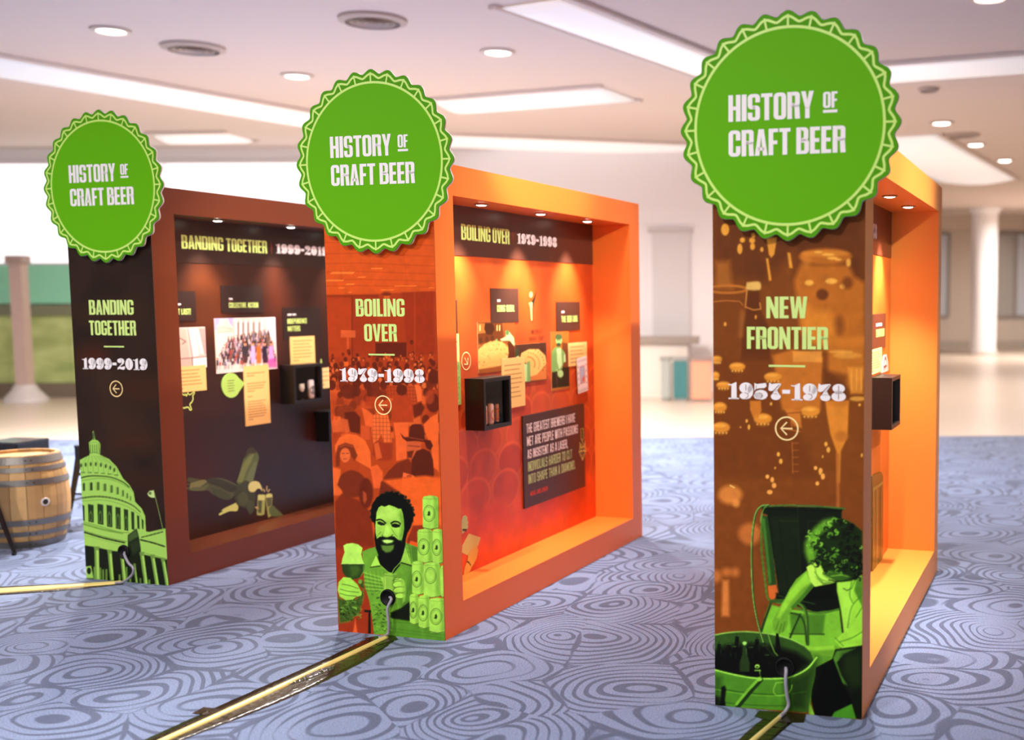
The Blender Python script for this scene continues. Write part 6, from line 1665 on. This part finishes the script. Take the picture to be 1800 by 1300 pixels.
# taped cable runs on the carpet
tape_m = mat('black_gaffer_tape', (34, 24, 8), rough=.26, spec=.7, bump=.5, bscale=30)
tape_e = mat('tape_worn_brown', (70, 46, 16), rough=.3, spec=.7)
gold_m = mat('taped_cable_pale_gold', (226, 206, 128), rough=.35, bump=.1, bscale=40)
foil_m = mat('crumpled_glossy_tape', (120, 120, 130), rough=.15, metal=.6, bump=1.0, bscale=25)
def ribbon(L, R, z, m, parent, name, origin, n=24, jag=0.0, crown=0.0, seed=1):
    r = random.Random(seed)
    v, f = [], []
    L = spline(L, n) if len(L) > 2 else [tuple(np.array(L[0]) + (np.array(L[1]) - np.array(L[0])) * k / n) for k in range(n + 1)]
    R = spline(R, n) if len(R) > 2 else [tuple(np.array(R[0]) + (np.array(R[1]) - np.array(R[0])) * k / n) for k in range(n + 1)]
    m_ = 6
    for a, b in zip(L, R):
        a = np.array(a) + jag * (r.random() - .5); b = np.array(b) + jag * (r.random() - .5)
        for k in range(m_ + 1):
            t = k / m_; p = a + (b - a) * t
            v.append((p[0] - origin[0], p[1] - origin[1], z + crown * math.sin(PI * t)))
        for k in (0, m_):
            q = v[-1 - m_ + k] if k == 0 else v[-1]
    w = m_ + 1
    f = [(i * w + k, i * w + k + 1, (i + 1) * w + k + 1, (i + 1) * w + k) for i in range(len(L) - 1) for k in range(m_)]
    base = len(v); # underside rim so that the strip has thickness
    v += [(x, y, .0002) for x, y, _ in v[:]]
    rim = list(range(0, w)) ; 
    nrow = len(L)
    loop = list(range(0, w)) + [i * w + m_ for i in range(1, nrow)] + [(nrow - 1) * w + k for k in range(m_ - 1, -1, -1)] + [i * w for i in range(nrow - 2, 0, -1)]
    f += [(loop[k], loop[(k + 1) % len(loop)], base + loop[(k + 1) % len(loop)], base + loop[k]) for k in range(len(loop))]
    return MB().add(v, f).build(name, m, parent, True)
F = on_floor
def tape_run(label, Lp, Rp, gl, gr, origin_px, patches=(), foil=()):
    o = F(*origin_px)
    t = empty('taped_cable_run', (o[0], o[1], 0)); tag(t, label, 'tape', 'taped cable runs on the carpet')
    ribbon([F(*p) for p in Lp], [F(*p) for p in Rp], .0015, tape_m, t, 'tape', o, jag=.008)
    ribbon([F(*p) for p in gl], [F(*p) for p in gr], .003, gold_m, t, 'cable_cover', o, crown=.010)
    for k, P in enumerate(patches):
        q = [F(*p) for p in P]
        MB().prism([(a - o[0], b - o[1]) for a, b in q], .0018, .0026 + .0004 * k, 'z').build('tape_patch', tape_e if k % 2 else tape_m, t)
    for L, R in foil:
        ribbon([F(*p) for p in L], [F(*p) for p in R], .003, foil_m, t, 'crumpled_tape', o, jag=.012, crown=.004, seed=4)
    return t
tape_run('black taped run with a pale gold cable cover leading to the orange display',
         [(648, 1121), (560, 1163), (420, 1225), (254, 1300), (180, 1334)], [(696, 1124), (640, 1162), (500, 1230), (322, 1300), (262, 1326)],
         [(674, 1119), (560, 1172), (420, 1236), (283, 1299), (225, 1326)], [(684, 1121), (580, 1170), (440, 1236), (302, 1299), (244, 1327)], (500, 1210),
         patches=[[(338, 1254), (358, 1243), (430, 1252), (402, 1262)], [(400, 1262), (426, 1250), (424, 1251), (404, 1263)], [(640, 1122), (690, 1114), (700, 1124), (664, 1134)]],
         foil=[([(500, 1196), (540, 1180), (592, 1168)], [(496, 1208), (548, 1192), (590, 1174)])])
tape_run('black taped run with a pale gold cable cover leading to the nearest display',
         [(1343, 1262), (1320, 1280), (1300, 1298), (1270, 1324)], [(1394, 1269), (1377, 1283), (1358, 1300), (1330, 1326)],
         [(1375, 1253), (1349, 1275), (1319, 1300), (1296, 1320)], [(1383, 1254), (1358, 1276), (1331, 1300), (1308, 1322)], (1350, 1280),
         patches=[[(1326, 1259), (1335, 1249), (1417, 1254), (1413, 1270), (1392, 1270), (1340, 1264)]])
tape_run('flat taped run with a pale gold cover leading left from the brown display',
         [(-60, 1035), (0, 1031), (110, 1026), (214, 1021)], [(-60, 1050), (0, 1046), (110, 1038), (216, 1027)],
         [(-60, 1038), (0, 1034), (110, 1028), (213, 1022)], [(-60, 1046), (0, 1042), (110, 1034), (215, 1025)], (100, 1032))

# oak barrel
bx, by, bh = -5.19, 8.27, .66
t = empty('oak_barrel', (bx, by, 0), .1); tag(t, 'small oak barrel with grey steel hoops at the left edge', 'barrel')
def bprof(z): k = (z / bh - .5) * 2; return .300 - .058 * k * k
nst = 18
stave_ms = [mat('oak_stave_%s' % n_, rgb, rough=.55, noise=.18, nscale=9) for n_, rgb in (('a', (208, 162, 100)), ('b', (196, 152, 96)), ('c', (216, 172, 112)), ('d', (184, 142, 90)))]
for k in range(nst):
    a0_, a1_ = 2 * PI * k / nst + .006, 2 * PI * (k + 1) / nst - .006
    mb = MB(); rows = 9; v = []; 
    for j in range(rows + 1):
        z = bh * j / rows; r = bprof(z)
        for (rr, aa) in ((r, a0_), (r * 1.002, (a0_ + a1_) / 2), (r, a1_), (r - .024, a1_), (r - .024, a0_)):
            v.append((rr * math.cos(aa), rr * math.sin(aa), z))
    f = [(j * 5 + i_, j * 5 + (i_ + 1) % 5, (j + 1) * 5 + (i_ + 1) % 5, (j + 1) * 5 + i_) for j in range(rows) for i_ in range(5)]
    f += [(4, 3, 2, 1, 0), tuple(rows * 5 + i_ for i_ in range(5))]
    mb.add(v, f).build('stave', stave_ms[(k * 7) % 4], t)
hoop_m = mat('galvanised_hoop', (132, 128, 124), rough=.42, metal=.55, noise=.15, nscale=6)
for z0, z1 in ((.0, .050), (.088, .122), (.166, .208), (.452, .494), (.548, .580), (.602, .652)):
    pr = [(bprof(z0) + .002, z0), (bprof(z0) + .005, z0), (bprof(z1) + .005, z1), (bprof(z1) + .002, z1)]
    ho = MB().lathe(pr, 64, close=True).build('hoop', hoop_m, t, False)
    for a in (-1.02, -.88):
        rv = MB(); zc = (z0 + z1) / 2; r = bprof(zc) + .006
        rv.lathe([(.007, -.001), (.005, .003), (0, .004)], 10)
        rv.v = [((r + q[2]) * math.cos(a) - q[0] * math.sin(a), (r + q[2]) * math.sin(a) + q[0] * math.cos(a), zc + q[1]) for q in rv.v]
        rv.build('rivet', mat('rivet_steel', (90, 84, 78), rough=.4, metal=.6), ho)
for k in range(6):
    w = .0765; r = bprof(bh) - .024
    x0, x1 = -r + 2 * r * k / 6 + .002, -r + 2 * r * (k + 1) / 6 - .002
    n_ = 6
    top = [(x, math.sqrt(max(0, r * r - x * x))) for x in np.linspace(x0, x1, n_)]; bot = [(x, -y) for x, y in reversed(top)]
    MB().prism(top + bot, bh - .045, bh - .022, 'z').build('head_board', stave_ms[(k * 3 + 1) % 4], t)
ab = -.66; zb = .325; rb = bprof(zb)
bg_ = MB().lathe([(.030, -.004), (.030, .004), (.020, .005), (.019, -.003)], 24)
bg_.v = [(rb * math.cos(ab) - q[0] * math.sin(ab) + (q[2]) * math.cos(ab), rb * math.sin(ab) + q[0] * math.cos(ab) + q[2] * math.sin(ab), zb + q[1]) for q in bg_.v]
bo_ = bg_.build('bung_ring', mat('bung_white', (226, 214, 204), rough=.4), t, True)
bd = MB().lathe([(0, .0015), (.020, .0015)], 24)
bd.v = [(rb * math.cos(ab) - q[0] * math.sin(ab) + (q[2]) * math.cos(ab), rb * math.sin(ab) + q[0] * math.cos(ab) + q[2] * math.sin(ab), zb + q[1]) for q in bd.v]
bd.build('bung_hole', mat('bung_dark', (54, 46, 40), rough=.5), bo_)

# black sheet-metal stools
sm_ = mat('black_glossy_metal', (18, 17, 18), rough=.25, spec=.6)
top_m = mat('stool_seat_black', (30, 28, 28), rough=.16, spec=.9)
def stool(cx, cy, rz, H_, label, seat=.165, splay=.055):
    t = empty('metal_stool', (cx, cy, 0), rz); tag(t, label, 'stool', 'black metal stools around the barrel')
    s = seat
    MB().box(-s, -s, H_ - .018, s, s, H_, bev=.008).build('seat', top_m, t)
    MB().box(-.045, -.012, H_ - .0185, .045, .012, H_ + .0006, bev=.004).build('seat_slot', mat('slot_black', (6, 6, 6), rough=.6), t)
    sk = MB(); q = s - .004
    for (a, b, c_, d) in ((-q, -q, q, -q + .006), (-q, q - .006, q, q), (-q, -q, -q + .006, q), (q - .006, -q, q, q)):
        sk.box(a, b, H_ - .11, c_, d, H_ - .016)
    sk.build('apron', sm_, t)
    for sx in (-1, 1):
        for sy in (-1, 1):
            x0, y0 = sx * (s - .02), sy * (s - .02); x1, y1 = sx * (s + splay), sy * (s + splay)
            lg = MB()
            w0, w1 = .055, .022
            for (x, y, z, w) in ((x0, y0, H_ - .02, w0), (x1, y1, .012, w1)):
                lg.v += [(x - sx * w, y - sy * .0, z), (x + sx * .006, y + sy * .006, z), (x, y - sy * w, z), (x - sx * .006, y - sy * .006, z)]
            lg.f = [(0, 1, 5, 4), (1, 2, 6, 5), (2, 3, 7, 6), (3, 0, 4, 7), (0, 3, 2, 1), (4, 5, 6, 7)]
            l_ = lg.build('leg', sm_, t)
            MB().lathe([(0, 0), (.014, 0), (.016, .016), (.0, .018)], 12, (x1 - sx * .006, y1 - sy * .006, 0)).build('rubber_foot', mat('stool_rubber', (20, 20, 20), rough=.7), l_)
    def pt(sx, sy, z): k = (H_ - .02 - z) / (H_ - .032); e = (s - .02) + (splay + .02) * k - .01; return (sx * e, sy * e, z)
    for z, prs in ((.25, (((-1, -1), (1, -1)), ((-1, 1), (1, 1)))), (.20, (((-1, -1), (-1, 1)), ((1, -1), (1, 1)))), (.40, (((-1, -1), (1, -1)), ((-1, 1), (1, 1)), ((-1, -1), (-1, 1)), ((1, -1), (1, 1))))):
        for a, b in prs:
            MB().tube([pt(*a, z), pt(*b, z)], .008, 8).build('rung', sm_, t)
    return t
stool(-5.76, 9.12, -.20, .65, 'black metal stool behind the oak barrel')
stool(-5.00, 9.06, -.05, .63, 'black metal stool half hidden behind the brown display')
stool(-5.50, 10.25, .05, .62, 'farthest black metal stool, only its seat edge showing')
stool(-5.27, 8.05 - .44, -.1, .65, 'black metal stool at the left edge in front of the barrel', splay=.085)
